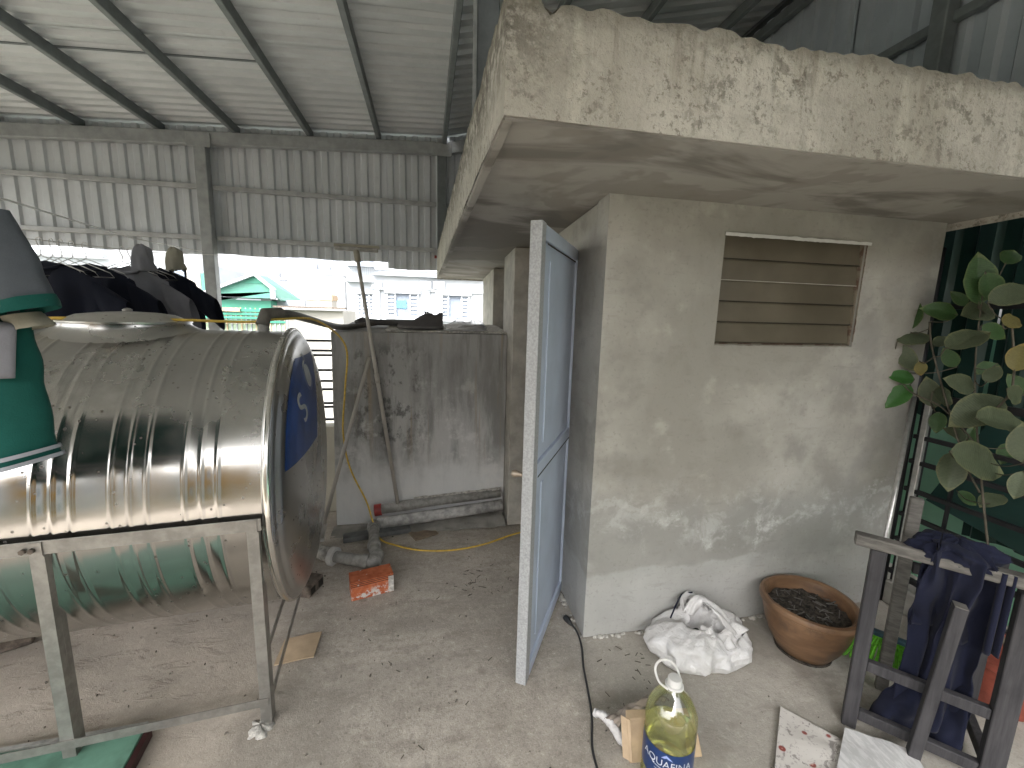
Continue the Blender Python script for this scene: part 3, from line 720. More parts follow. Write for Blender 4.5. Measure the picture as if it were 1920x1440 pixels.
# dome surface height at radius r (for sticker and lettering)
PR = [(0.0,.130),(.06,.130),(TR-.46,.126),(TR-.34,.118),(TR-.23,.106),(TR-.14,.092),(TR-.08,.076),(TR-.045,.062)]
def dome(r):
    for (ra, ha), (rb, hb) in zip(PR, PR[1:]):
        if r <= rb: return ha+(hb-ha)*(r-ra)/(rb-ra)
    return .06
def on_cap(u, z, off):                       # u: towards the far side, z: up
    r = math.hypot(u, z); return TC + ax_*(dome(r)+off) - nn_*u + Vector((0,0,z))
stk = MB()
def stick_fn(u, v):
    z0 = .135+.012*u; z = z0+(.535-z0)*v; half = math.sqrt(max(.0004, .585**2-z*z)); x0 = -half; x1 = -.13+.24*v
    return on_cap(x0+(x1-x0)*u, z, .002)
stk.grid(stick_fn, 40, 30); stk.build('sticker', M['blue_sticker'], endc, smooth=True)
def cap_text(body, size, u, z, rot, mat, off=.004):
    vs, fs = text_mesh(body, size, .0004); c, s_ = math.cos(rot), math.sin(rot)
    mb = MB(); mb.add([on_cap(u+(v.x*c-v.y*s_), z+(v.x*s_+v.y*c), off+v.z) for v in vs], fs); return mb.build('lettering', mat, endc)
cap_text('S', .19, -.315, .325, R(30), M['grey_letter']); cap_text('\u01A0', .19, -.135, .435, R(30), M['grey_letter'])
# manhole collar and lid
LC = -.625
col_ = MB()
def coll(u, v):
    a = 2*math.pi*u; rx, ry = .225, .205; s_ = LC+rx*math.cos(a)*1.0; w = ry*math.sin(a)
    base = math.sqrt(TR*TR-w*w); z = (base-.012)*(1-v)+(TR+.030)*v
    return TC+ax_*(LC+(rx+.10*(1-v)**2)*math.cos(a))-nn_*((ry+.03*(1-v)**2)*math.sin(a))+Vector((0,0,z))
col_.grid(coll, 64, 8, True); col_.build('collar', M['steel'], tank, smooth=True)
lid = MB().lathe([(.222,TR+.030),(.228,TR+.032),(.228,TR+.038),(.205,TR+.040),(.190,TR+.052),(.165,TR+.064),(.10,TR+.073),(.03,TR+.077),(.0005,TR+.078)], TC+ax_*LC, 64)
lid = lid.build('lid', m_steel('dull_lid_steel', (.62,.60,.56), .2, .3, .04), tank, smooth=True, angle=R(35))
MB().lathe([(.016,0),(.018,.008),(.010,.014),(.0005,.016)], TC+ax_*LC+Vector((0,0,TR+.077)), 16).build('lid_knob', M['stand'], lid, smooth=True)
oc = tpt(-.10, TR, math.pi/2)
pp = MB(); pp.tube([oc+Vector((0,0,-.01)), oc+Vector((0,0,.045))], .024, 14); pp.build('outlet_nipple', M['pvc'], tank, smooth=True, angle=R(40))
dr = tpt(-.09, TR-.005, -math.pi/2)
MB().tube([dr, dr+Vector((0,0,-.06))], .018, 10).build('drain_nipple', M['redpvc'], tank)
# stand of steel angle
stand = empty('tank_stand', TC - ax_*TL/2 + nn_*.66 - Vector((0,0,TC.z)), 'pale steel angle stand holding the horizontal water tank', 'stand', None, TA)
def lbar(p, q, out, up, w=.042, t=.004):         # steel angle: flange facing the viewer + flange going back
    p, q = Vector(p), Vector(q); mb = MB(); d = (q-p).normalized()
    def fl(a, b):
        mb.hexa([p, p+a, p+a+b, p+b, q, q+a, q+a+b, q+b])
    fl(up*w, out*t); fl(up*t, -out*w); return mb
def sp(s, off, z): return TC+ax_*s+nn_*off+Vector((0,0,z-TC.z))
Z = Vector((0,0,1))
LEG = ((-.012), (-.615), (-1.25), (-TL+.02))
for side in (1, -1):
    off = .668*side; o_ = nn_*side
    b = MB(); b.hexa([sp(-TL,off,.803),sp(0,off,.803),sp(0,off-.004*side,.803),sp(-TL,off-.004*side,.803),sp(-TL,off,.848),sp(0,off,.848),sp(0,off-.004*side,.848),sp(-TL,off-.004*side,.848)])
    b.hexa([sp(-TL,off-.005*side,.803),sp(0,off-.005*side,.803),sp(0,off-.026*side,.803),sp(-TL,off-.026*side,.803),sp(-TL,off-.005*side,.807),sp(0,off-.005*side,.807),sp(0,off-.026*side,.807),sp(-TL,off-.026*side,.807)])
    b.build('top_rail', M['stand'], stand)
    for s_ in LEG:
        g = MB(); w = .034
        g.hexa([sp(s_-w,off+.005*side,0),sp(s_,off+.005*side,0),sp(s_,off+.001*side,0),sp(s_-w,off+.001*side,0),sp(s_-w,off+.005*side,.846),sp(s_,off+.005*side,.846),sp(s_,off+.001*side,.846),sp(s_-w,off+.001*side,.846)])
        g.hexa([sp(s_,off+.005*side,0),sp(s_+.004,off+.005*side,0),sp(s_+.004,off-.022*side,0),sp(s_,off-.022*side,0),sp(s_,off+.005*side,.80),sp(s_+.004,off+.005*side,.80),sp(s_+.004,off-.022*side,.80),sp(s_,off-.022*side,.80)])
        g.hexa([sp(s_,off-.0225*side,0),sp(s_+.004,off-.0225*side,0),sp(s_+.004,off-.048*side,0),sp(s_,off-.048*side,0),sp(s_,off-.0225*side,.60),sp(s_+.004,off-.0225*side,.60),sp(s_+.004,off-.048*side,.56),sp(s_,off-.048*side,.56)])
        g.build('leg', M['stand'], stand)
    b = MB(); b.hexa([sp(-TL,off+.006*side,.085),sp(-.015,off+.006*side,.085),sp(-.015,off+.010*side,.085),sp(-TL,off+.010*side,.085),sp(-TL,off+.006*side,.118),sp(-.015,off+.006*side,.118),sp(-.015,off+.010*side,.118),sp(-TL,off+.010*side,.118)]); b.build('foot_rail', M['stand'], stand)
for s_ in (-.012, -TL+.02):
    MB().bar(sp(s_+.002,.655,.10), sp(s_+.002,-.655,.10), .004, .035).build('cross_rail', M['stand'], stand)
    MB().bar(sp(s_-.035,.60,.205), sp(s_-.035,-.60,.205), .004, .035).build('cross_rail', M['stand'], stand)
for k_ in (-.66, -.638):
    q = sp(k_, .674, .822); MB().tube([q, q+nn_*.008], .009, 6).build('bolt', M['old_brick'], stand)
mp = MB().lathe([(.058,0),(.052,.006),(.034,.014),(.018,.019),(.0005,.02)], sp(-.045,.682,-.004), 30, jit=lambda r,h,a: (r*(.75+.5*nz(math.cos(a)*2, math.sin(a)*2, 3)+.3*nz(math.cos(a)*6, math.sin(a)*6, h*90)), h*(1+.6*nz(math.cos(a)*4, math.sin(a)*4, 8)))); tag(mp.build('mortar_dab', M['mortar'], smooth=True), 'crumbly pale mortar dab at the front foot of the tank stand', 'mortar')

# outlet pipe from tank to cistern
pipe = MB(); p0 = oc+Vector((0,0,.045)); p1 = Vector((-.60,3.25,1.475))
pipe.tube(spline([p0+Vector((0,0,-.004)), p0+Vector((.004,.0,.022)), p0+Vector((.03,.05,.036)), p0+Vector((.07,.25,.028)), p1, Vector((-.40,3.6,1.50))], 6), .021, 12)
pipe.tube([p0+Vector((-.002,-.01,-.018)), p0+Vector((.008,.012,.036)), p0+Vector((.05,.09,.038))], .030, 12)
tag(pipe.build('outlet_pipe', M['brown_pipe'], smooth=True, angle=R(50)), 'grey pipe leading from the tank top across to the cistern', 'pipe')

# ------------------------------------------------------------------ poles against the cistern
sq = empty('squeegee', (-.22,3.05,.22), 'long handled squeegee standing head up against the mouldy cistern', 'squeegee')
a, b = Vector((-.215,3.06,.20)), Vector((-.466,3.155,1.985))
MB().tube([a, a.lerp(b,.52), b], [.0135,.0135,.0125], 10).build('handle', M['pole'], sq, smooth=True)
MB().tube([a.lerp(b,.50)+Vector((0,0,0)), a.lerp(b,.535)], .017, 10).build('coupling', M['pole'], sq, smooth=True)
MB().tube([b-(b-a)*.035, b+(b-a)*.008], .020, 10).build('socket', M['beige_cloth'], sq, smooth=True)
MB().bar((-.605,3.15,2.005),(-.325,3.17,2.005),.030,.028).build('head', M['pvc'], sq, bev=.006)
MB().bar((-.612,3.165,2.026),(-.318,3.185,2.026),.010,.022).build('blade', M['beige_cloth'], sq, bev=.002)
stp = MB(); a, b = Vector((-.712,2.93,.10)), Vector((-.400,3.165,1.27))
stk2 = empty('propped_pipe', (-.71,2.93,0), 'thin grey pipe leaning across towards the squeegee handle', 'pipe')
MB().tube([a, b], .0135, 10).build('pipe', M['pole'], stk2, smooth=True)
MB().tube([a-(b-a)*.05, a+(b-a)*.035], [.026,.024], 12).build('end_socket', M['pole'], stk2, smooth=True)
MB().tube([a-(b-a)*.058, a-(b-a)*.040], .034, 14).build('collar', M['white_plastic'], stk2, smooth=True, angle=R(40))

# drain pipes on the floor
def pipe_thing(name, label, pts, r, mat, joints, jm=None):
    e = empty(name, pts[0], label, 'pipe'); MB().tube(spline(pts, 5) if len(pts) > 2 else pts, r, 16).build('pipe', M[mat], e, smooth=True, angle=R(50))
    for q, t in joints: MB().tube([q, t], r*1.22, 16).build('socket', M[jm or mat], e, smooth=True, angle=R(50))
    return e
V = Vector
dp = pipe_thing('drain_pipe', 'dusty grey drain pipe with elbow running towards the tank', [V((-.385,3.03,.060)), V((-.345,2.72,.052)), V((-.322,2.60,.048)), V((-.36,2.575,.046)), V((-.50,2.63,.046)), V((-.60,2.68,.044))], .036, 'pvc',
   [(V((-.385,3.03,.06)), V((-.378,2.97,.059))), (V((-.352,2.77,.054)), V((-.346,2.73,.053))), (V((-.318,2.645,.049)), V((-.33,2.575,.047))), (V((-.40,2.59,.046)), V((-.36,2.575,.046)))])
MB().tube([V((-.575,2.665,.045)), V((-.605,2.68,.045))], .058, 18).build('flange', M['white_plastic'], dp, smooth=True, angle=R(40))
MB().tube([V((-.60,2.678,.045)), V((-.76,2.80,.04))], .043, 16).build('stub', M['mortar'], dp, smooth=True)
wpipe = empty('wall_pipe', (-.33,3.10,.15), 'cement covered upper pipe along the foot of the cistern', 'pipe')
MB().tube([(-.37,3.10,.140),(-.15,3.11,.160),(.0,3.115,.172),(.56,3.125,.210)], [.034,.040,.034,.034], 14).build('pipe', M['pvc'], wpipe, smooth=True)
mb = MB()
mb.grid(lambda u, v: (-.10+.66*u, 3.10+.075*v, .185+.045*u+.018*math.sin(math.pi*v)+.010*nz(u*12, v*4, 3)), 50, 6)
mb.build('mortar_bed', M['mortar'], wpipe, solid=.02)
MB().tube([(-.385,3.098,.138),(-.335,3.100,.143)], .043, 14).build('red_coupling', M['redpvc'], wpipe, smooth=True, angle=R(40))
lpipe = empty('lower_wall_pipe', (-.34,3.06,.07), 'pale smeared lower pipe along the foot of the cistern', 'pipe')
MB().tube([(-.36,3.055,.055),(.12,3.065,.095),(.57,3.075,.135)], .042, 16).build('pipe', M['pvc_pale'], lpipe, smooth=True)
sb = MB(); sb.grid(lambda u, v: (-.68+1.26*u, 2.99+.16*v-.02*u, -.004+(.012+.05*u)*math.sin(math.pi*(.15+.85*v)*.6)+.010*nz(u*18, v*3, 6)), 70, 6)
tag(sb.build('mortar_bed', M['grey_concrete'], solid=.01), 'rough grey mortar bedding under the pipes by the cistern', 'mortar')

def rbox(name, c, size, rz, mat, parent=None, bev=.004, tilt=0.):
    mb = MB(); a, b, h = size; Mx = Matrix.Translation(c) @ Matrix.Rotation(rz, 4, 'Z') @ Matrix.Rotation(tilt, 4, 'X')
    mb.box((-a/2,-b/2,0),(a/2,b/2,h)); mb.v = [Mx @ v for v in mb.v]; return mb.build(name, mat, parent, bev=bev)
tag(rbox('plank', V((-.355,2.985,.0)), (.46,.085,.035), R(11), M['plank']), 'short grey slate coloured plank lying before the cistern', 'plank')
tag(rbox('brown_tile', V((-.03,2.96,-.003)), (.18,.13,.012), R(25), plain('brown_broken_tile', (.25,.19,.13), .8, 0, .2, 14)), 'broken flat brown piece lying by the pipes', 'tile')
# hollow orange brick with mortar
bk = empty('clay_brick', (-.32,2.35,0), 'orange hollow clay brick smeared with mortar by the pipe elbow', 'brick', None, R(15))
Bm = WM[bk]
def bb(a, b, name, mat, bev=0., par=None):
    mb = MB().box(a, b); mb.v = [Bm @ v for v in mb.v]; return mb.build(name, mat, par or bk, bev=bev)
k = NT('orange_brick_mortar', .9); P = k.pos(); ms = k.math('MULTIPLY', k.step(k.noise(P, 22, 5, .65), .49, .56), k.step(k.xyz(P)[2], .085, .02))
k.col(k.mix(k.math('MAXIMUM', ms, k.step(k.noise(P, 40, 4), .66, .7)), k.mix(k.step(k.noise(P, 30, 4), .3, .7), (.36,.085,.03), (.50,.145,.06)), (.56,.54,.51))); k.bump(k.noise(P, 60, 4), .4, .006)
shellb = MB()
for a, b in (((-.115,-.055,0),(.115,.055,.012)), ((-.115,-.055,.098),(.115,.055,.11)), ((-.115,-.055,.012),(.115,-.043,.098)), ((-.115,.043,.012),(.115,.055,.098)), ((-.115,-.006,.012),(.115,.006,.098)), ((-.115,-.043,.049),(.115,.043,.061))): shellb.box(a, b)
shellb.v = [Bm @ v for v in shellb.v]; shellb.build('brick_body', k.m, bk)
for z in (.102,.092,.081): bb((-.116,-.0565,z),(.116,-.0555,z+.003), 'groove', M['hole_shade'])
mb = MB(); mb.grid(lambda u, v: Bm @ V((.116-.03*(1-v)-.012*nz(u*8, 2), -.0575-.003*v, .005+.095*u)), 8, 2); mb.build('mortar_smear', M['mortar'], bk, solid=.003)
# left brick at frame edge, and rubble by the stand
bl = empty('old_brick', (-1.96,2.20,0), 'dusty old brick under the tank at the left edge', 'brick', None, R(28))
mb = MB().box((-.11,-.07,0),(.11,.07,.075)); mb.v = [WM[bl] @ v for v in mb.v]; mb.build('brick_body', M['old_brick'], bl, bev=.006)
for q in (-.045,.0,.045):
    mb = MB().box((.1095,q-.012,.02),(.111,q+.012,.055)); mb.v = [WM[bl] @ v for v in mb.v]; mb.build('core_hole', M['hole_shade'], bl)
bl2 = empty('dark_brick', (-.66,2.40,0), 'dark broken brick behind the foot of the tank stand', 'brick', None, R(70))
mb = MB().box((-.07,-.04,0),(.07,.04,.07)); mb.v = [WM[bl2] @ v for v in mb.v]; mb.build('brick_body', M['old_brick'], bl2, bev=.008)
for q in (-.045,.045):
    mb = MB().box((q*.8-.02,-.0412,.015),(q*.8+.02,-.0395,.055)); mb.v = [WM[bl2] @ v for v in mb.v]; mb.build('core_hole', M['hole_shade'], bl2)

# cardboard by the stand, green board
cd = MB(); cd.grid(lambda u, v: (-.685+.165*u+.012*v*0, 1.865+.16*v+.015*u, .006+.010*math.sin(u*2.5)*u), 10, 6)
tag(cd.build('cardboard_piece', M['cardboard'], solid=.005), 'torn flat brown cardboard piece beside the tank stand leg', 'cardboard')
gb = empty('green_board', (-1.25,1.40,0), 'sea green painted board lying in the bottom left corner', 'board')
g0 = [V((-2.45,1.50,.060)), V((-1.035,1.595,.045)), V((-.93,.72,.045)), V((-2.45,.62,.060))]
mb = MB(); mb.hexa([g0[3]-Z*.022, g0[2]-Z*.022, g0[1]-Z*.022, g0[0]-Z*.022, g0[3], g0[2], g0[1], g0[0]]); mb.build('panel', M['green_board'], gb, bev=.003)
mb = MB(); mb.hexa([g0[2]-Z*.045, g0[2]-Z*.045+V((.018,0,0)), g0[1]-Z*.045+V((.018,0,0)), g0[1]-Z*.045, g0[2]-Z*.004+V((.003,0,0)), g0[2]-Z*.012+V((.018,0,0)), g0[1]-Z*.012+V((.018,0,0)), g0[1]-Z*.004+V((.003,0,0))]); mb.build('dark_edge', M['dark_maroon'], gb)
mb = MB(); mb.bar(g0[0]+V((0,.012,-.004)), g0[1]+V((0,.012,-.004)), .02, .012); mb.build('pale_edge', M['pvc_pale'], gb, bev=.003)
for x, y in ((-2.2,.8),(-1.1,.9),(-1.15,1.5),(-2.2,1.42)): MB().box((x-.02,y-.02,-.002),(x+.02,y+.02,.024)).build('batten', M['dark_maroon'], gb)

# cables
yc = [V((-1.75,2.02,1.525)), V((-1.40,2.05,1.535)), V((-1.1,2.14,1.535)), V((-.82,2.22,1.530)), V((-.70,2.30,1.545)), V((-.60,2.6,1.53)), V((-.52,2.95,1.36)), V((-.555,3.06,1.05)), V((-.585,3.10,.75)), V((-.54,3.05,.50)), V((-.43,3.02,.25)), V((-.385,2.99,.105)), V((-.33,2.90,.02)), V((-.22,2.82,.006)), V((-.05,2.73,.006)), V((.16,2.70,.006)), V((.38,2.74,.006)), V((.60,2.84,.006)), V((.82,2.9,.012))]
tag(MB().tube(spline(yc, 7), .0062, 8).build('yellow_cable', M['yellow'], smooth=True), 'yellow cable trailing from tank top to the floor and doorway', 'cable')
bc = [V((.725,1.915,.012)), V((.745,1.84,.008)), V((.735,1.74,.006)), V((.70,1.62,.006)), V((.675,1.50,.006)), V((.645,1.38,.006)), V((.60,1.26,.006)), V((.585,1.15,.006)), V((.55,1.0,.006))]
pc = empty('power_cord', bc[0], 'black power cord with plug lying on floor by the hut corner', 'cord')
MB().tube(spline(bc, 7), .0048, 8).build('cord', M['black_rubber'], pc, smooth=True)
pd = (bc[0]-bc[1]).normalized()
MB().tube([bc[0]-pd*.03, bc[0]-pd*.005, bc[0]+pd*.018, bc[0]+pd*.03], [.007,.013,.016,.014], 10).build('plug', M['black_rubber'], pc, smooth=True)
for q in (-.006,.006): MB().tube([bc[0]+pd*.03+V((q,0,0)), bc[0]+pd*.048+V((q,0,0))], .0022, 6).build('pin', M['alu'], pc)

# ------------------------------------------------------------------ things on top of the cistern
def shoe_at(c, rz, name, label, L=.285, z=0.):
    e = empty(name, c, label, 'shoe', None, rz); W = WM[e]
    def prof(t):     # half width, top height
        w = .038+.012*math.sin(math.pi*min(1, t*1.15))-.016*max(0, t-.88)/.12*1
        if t < .15: w = .036*math.sqrt(max(.02, t/.15))+.002
        q = max(0, min(1, (t-.25)/.42)); h = .036+.012*t+.058*q*q*(3-2*q) - .016*math.exp(-((t-.82)/.07)**2)
        return w, h
    mb = MB()
    def up(u, v):
        t = u; w, h = prof(t); a = math.pi*v; ins = 1.0
        return W @ V((-L/2+L*t, -w*math.cos(a)*(1-.35*math.sin(a)**3*(t > .4)), .022+h*math.sin(a)**.7+ .004*nz(t*20, v*9)))
    mb.grid(up, 24, 12); mb.build('upper', M['shoe'], e, smooth=True)
    mb = MB()
    def so_(u, v):
        t = u; w, h = prof(t); a = 2*math.pi*v; return W @ V((-L/2-.006+(L+.012)*t, (w+.005)*max(-1, min(1, 1.3*math.cos(a))), .014+.014*max(-1, min(1, 1.3*math.sin(a)))+(.012*(t-.15)**2*(t < .15)*20)))
    mb.grid(so_, 24, 12); mb.build('sole', M['sole'], e, smooth=True)
    mb = MB()
    for q in (.50,.58,.66,.74): mb.tube([W @ V((-L/2+L*q,-.022,.055+.10*(q-.3))), W @ V((-L/2+L*q+.005,0,.070+.11*(q-.3))), W @ V((-L/2+L*q,.022,.055+.10*(q-.3)))], .0045, 6)
    mb.tube([W @ V((-L/2+L*.62,.0,.10)), W @ V((-L/2+L*.60,.01,.135)), W @ V((-L/2+L*.66,.0,.128)), W @ V((-L/2+L*.70,.0,.105))], .008, 6)
    mb.tube([W @ V((L/2-.02,.0,.085)), W @ V((L/2-.006,.0,.118)), W @ V((L/2-.002,.0,.108))], .007, 6)
    mb.build('laces', M['shoe'], e, smooth=True); return e
shoe_at(V((-.045,3.33,1.468)), R(2), 'running_shoe', 'charcoal running shoe standing on the edge of the cistern', .33)
fl_ = empty('dark_slab', (-.34,3.62,1.479), 'flat dark board lying on top of the cistern behind the shoe', 'board')
mb = MB(); mb.bar((-.54,3.60,1.505),(-.08,3.63,1.505),.10,.045); mb.build('board', M['shoe'], fl_, bev=.012)
mb = MB(); mb.tube([(-.555,3.59,1.50),(-.50,3.585,1.53),(-.44,3.59,1.515)], .016, 8); mb.build('rag', M['sole'], fl_, smooth=True)
pb = empty('crumpled_bag', (.30,3.30,1.463), 'crumpled clear plastic bag with black goods on the cistern', 'bag')
mb = MB(); mb.tube([(.22,3.29,1.487),(.30,3.28,1.49),(.36,3.29,1.492),(.43,3.30,1.492)], [.020,.025,.019,.024], 10); mb.build('black_goods', M['black_rubber'], pb, smooth=True)
k = NT('clear_poly_film', .15, 0, .6); tr = k.n('ShaderNodeBsdfTransparent'); mx = k.n('ShaderNodeMixShader'); mx.inputs[0].default_value = .42
out = [n for n in k.t.nodes if n.type == 'OUTPUT_MATERIAL'][0]; k.l(tr.outputs[0], mx.inputs[1]); k.l(k.p.outputs[0], mx.inputs[2]); k.l(mx.outputs[0], out.inputs[0]); k.p.inputs['Base Color'].default_value = (.75,.75,.75,1); M['film'] = k.m
mb = MB(); mb.grid(lambda u, v: (.30+.165*math.cos(2*math.pi*u)*(1-.45*v)*(1+.22*nz(u*13, v*5, 2)), 3.31+.10*math.sin(2*math.pi*u)*(1-.5*v)*(1+.2*nz(u*11, v*4, 7)), 1.463+.006+.075*v**.8*(1+.45*nz(u*9, v*3, 4))), 40, 10); mb.build('film', M['film'], pb)
for a_, b_ in ((.18,.30),(.30,.44)): MB().tube(spline([V((a_,3.28,1.49)), V(((a_+b_)/2-.02,3.27,1.555)), V((b_-.02,3.28,1.53)), V((b_,3.29,1.48))], 6), .003, 6).build('handle', M['film'], pb, smooth=True)

# ================================================================== RIGHT HAND SIDE
# neighbour's mint wall, dark green sheeting and the iron railing
tag(MB().box((3.30,-2.6,-9),(3.6,5.2,1.55)).build('mint_wall', M['mint']), 'mint green painted neighbour wall behind the iron railing', 'wall')
gs = empty('green_sheet_screen', (3.08,1.5,.2), 'dark green corrugated sheeting behind the leafy plant, extended unseen to block light', 'screen')
for i, (a, b) in enumerate(((.2,1.2),(1.2,2.2),(2.2,3.2),(3.2,4.6),(-.9,.2),(-2.6,-.9))):  # spans towards the front are unseen, added to keep side light out
    corr(lambda t, e, o: (3.06+o+.004*(i % 2), t, 3.9 if e else 1.70), a, b+.02, (0, 1), .19, .03).build('sheet', M['dark_green_sheet'], gs, solid=.001)  # tops raised beyond view to block sky light on the plant
    if i < 2:
        bb_ = b+.02 if i == 0 else 1.83
        corr(lambda t, e, o: (3.10+o+(.0 if e else .05)-.12*(1-e)*(i == 0), t, 1.735 if e else .34+.05*math.sin(t*5)), a, bb_, (0, 1), .19, .03).build('sheet', M['dark_green_sheet'], gs, solid=.001)
        if i: corr(lambda t, e, o: (3.10+o, t, 1.735 if e else 1.03+.04*math.sin(t*9)), 1.84, 2.22, (0, 1), .19, .03).build('sheet', M['dark_green_sheet'], gs, solid=.001)
    elif i >= 2:
        corr(lambda t, e, o: (3.10+o, t, 1.735 if e else 1.05), a, b+.02, (0, 1), .19, .03).build('sheet', M['dark_green_sheet'], gs, solid=.001)
MB().bar((3.05,.2,1.715),(3.05,4.6,1.715),.02,.03).build('batten', M['black_iron'], gs)
fp = empty('fallen_green_panel', (2.85,1.2,.5), 'dark green panel leaning tilted behind the railing', 'panel')
mb = MB(); mb.add([(2.78,1.78,.62),(2.72,.75,.44),(3.02,.75,.95),(3.02,1.72,1.08)], [(0,1,2,3)]); mb.build('panel', M['dark_green_sheet'], fp, solid=.01)
RX = 2.63
ir = empty('balcony_railing', (RX,1.2,0), 'black iron railing with slanting bars beside the hut on the right', 'railing')
for z, h in ((1.225,.035),(1.0,.022),(.86,.022),(.70,.022),(.55,.022),(.40,.022),(.20,.03)):
    MB().bar((RX,-.6,z-.0),(RX,1.795,z),.022,h).build('rail', M['black_iron'], ir)
for y in (1.775,): MB().box((RX+.012,y-.02,0),(RX+.045,y+.02,1.24)).build('upright', M['black_iron'], ir)
for y in (1.60,1.12,.62,.1,-.4): MB().box((RX+.012,y-.007,.2),(RX+.026,y+.007,1.21)).build('upright', M['black_iron'], ir)
MB().box((RX-.013,1.74,0),(RX+.010,1.768,1.30)).build('end_post', M['alu'], ir, bev=.003)
tag(MB().box((RX-.02,-2.6,-.004),(RX+.12,1.8,.14)).build('kerb', M['grey_concrete'], bev=.01), 'low grey concrete kerb under the right hand iron railing', 'kerb')
tag(MB().tube([(2.62,1.82,.0),(2.625,1.83,2.0)], .022, 10).build('down_pipe', M['black_iron'], smooth=True), 'black pipe running up the right end of the hut wall', 'pipe')

# broom leaning against the railing
br = empty('broom', (2.2,1.45,0), 'lime green broom with aluminium handle leaning on the railing', 'broom')
ba, bt = V((2.085,1.47,.235)), V((2.585,1.80,1.215))
MB().tube([ba, bt], .0115, 10).build('handle', M['alu'], br, smooth=True)
bd = (bt-ba).normalized()
MB().tube([ba-bd*.075, ba-bd*.05, ba+bd*.02], [.026,.019,.015], 12).build('socket', M['teal_socket'], br, smooth=True)
hx = V((.60,-.80,0)); hc = ba-bd*.078
hm = MB(); hm.bar(hc-hx*.015, hc+hx*.15, .035, .022); hm.build('head', M['teal_socket'], br, bev=.004)
bm_ = MB()
for i in range(46):
    for j in range(5):
        t = i/45; q = hc+hx*(-.02+.175*t)+V((.005*(j-2),.006*(j-2),-.008)); e = V((q.x-.05+.03*random.random()+.06*(t-.5), q.y-.03+.03*random.random()-.09*(t-.5), .012+.02*random.random()))
        bm_.tube([q, q.lerp(e,.5)+V((0,0,.01)), e], .0024, 3, False)
kind(bm_.build('bristles', M['green_broom'], br), 'stuff')

# terracotta bowl with soil
pot = empty('terracotta_bowl', (1.825,1.560,0), 'wide glazed brown terracotta bowl of dry soil against the hut wall', 'pot')
PC = V((1.825,1.560,0))
MB().lathe([(.115,0),(.135,.012),(.175,.07),(.205,.14),(.220,.20),(.226,.232),(.240,.240),(.243,.256),(.238,.268),(.222,.272),(.208,.262),(.204,.245),(.195,.20),(.15,.19),(.0005,.19)], PC, 56,
   jit=lambda r,h,a: (.87*r*(1+.006*math.sin(3*a)), h+(.004*math.sin(2*a+1) if h > .2 else 0))).build('bowl', M['terracotta'], pot, smooth=True, angle=R(35))
mb = MB(); mb.grid(lambda u, v: V((PC.x+.176*v*math.cos(2*math.pi*u), PC.y+.176*v*math.sin(2*math.pi*u), .218+.014*nz(math.cos(2*math.pi*u)*v*4, math.sin(2*math.pi*u)*v*4, 2)+.012*nz(math.cos(2*math.pi*u)*v*11, math.sin(2*math.pi*u)*v*11, 6)-.008*v)), 40, 12, True); kind(mb.build('soil', M['soil'], pot, smooth=True), 'stuff')
mb = MB()
for i in range(46):
    a, r = random.uniform(0, 6.28), .158*math.sqrt(random.random()); q = PC+V((r*math.cos(a), r*math.sin(a), .228)); d = V((random.uniform(-1,1), random.uniform(-1,1), .2)).normalized()*random.uniform(.008,.024)
    mb.bar(q-d, q+d, .004, .003)
kind(mb.build('plant_litter', M['wood_grey'], pot), 'stuff')
MB().lathe([(.10,0),(.122,.002),(.122,.01),(.10,.012)], PC+V((.0,-.0,-.003)), 30).build('saucer_stain', M['soil'], pot)

# red pot behind the rack, and its leafy plant
rp = empty('red_pot', (2.43,1.16,0), 'red terracotta pot behind the dark timber rack', 'pot')
MB().lathe([(.10,0),(.11,.01),(.135,.16),(.148,.165),(.148,.195),(.150,.20),(.158,.205),(.158,.235),(.140,.238),(.135,.20),(.0005,.19)], (2.43,1.16,0), 40).build('body', M['redpot'], rp, smooth=True, angle=R(30))
pl_ = empty('leafy_plant', (2.43,1.16,.19), 'leafy climbing plant with dusty and yellowing oval leaves', 'plant')
def leaf_mesh(name, mat, fold=.25, bend=.3):
    me = bpy.data.meshes.new(name); vs, fs, rim_ = [], [], []; n, m = 10, 4
    for i in range(n+1):
        t = i/n; w = .245*(math.sin(math.pi*min(1, t**.85))**.75) if 0 < t < 1 else 0.
        if t > .75: w *= 1-.25*((t-.75)/.25)
        for j in range(-m, m+1):
            q = j/m; x = t; y = w*q; z = fold*abs(y)-bend*t*t*.5+.018*math.sin(t*19+abs(q)*2)*abs(q)
            vs.append((x, y, z)); rim_.append(max(abs(q), 0 if 0 < i < n-1 else 1.))
    k_ = 2*m+1
    for i in range(n):
        for j in range(2*m): fs.append((i*k_+j, (i+1)*k_+j, (i+1)*k_+j+1, i*k_+j+1))
    me.from_pydata(vs, [], fs); me.update(); at_ = me.attributes.new('rim', 'FLOAT', 'POINT')
    for i, q in enumerate(rim_): at_.data[i].value = q
    for p in me.polygons: p.use_smooth = True
    me.materials.append(mat); return me
LM = {}
for kk in ('leaf_green','leaf_fresh','leaf_dusty','leaf_yellow'):
    LM[kk] = [leaf_mesh('leaf', M[kk], f, b) for f, b in ((.25,.25),(.12,.45),(.35,.1))]
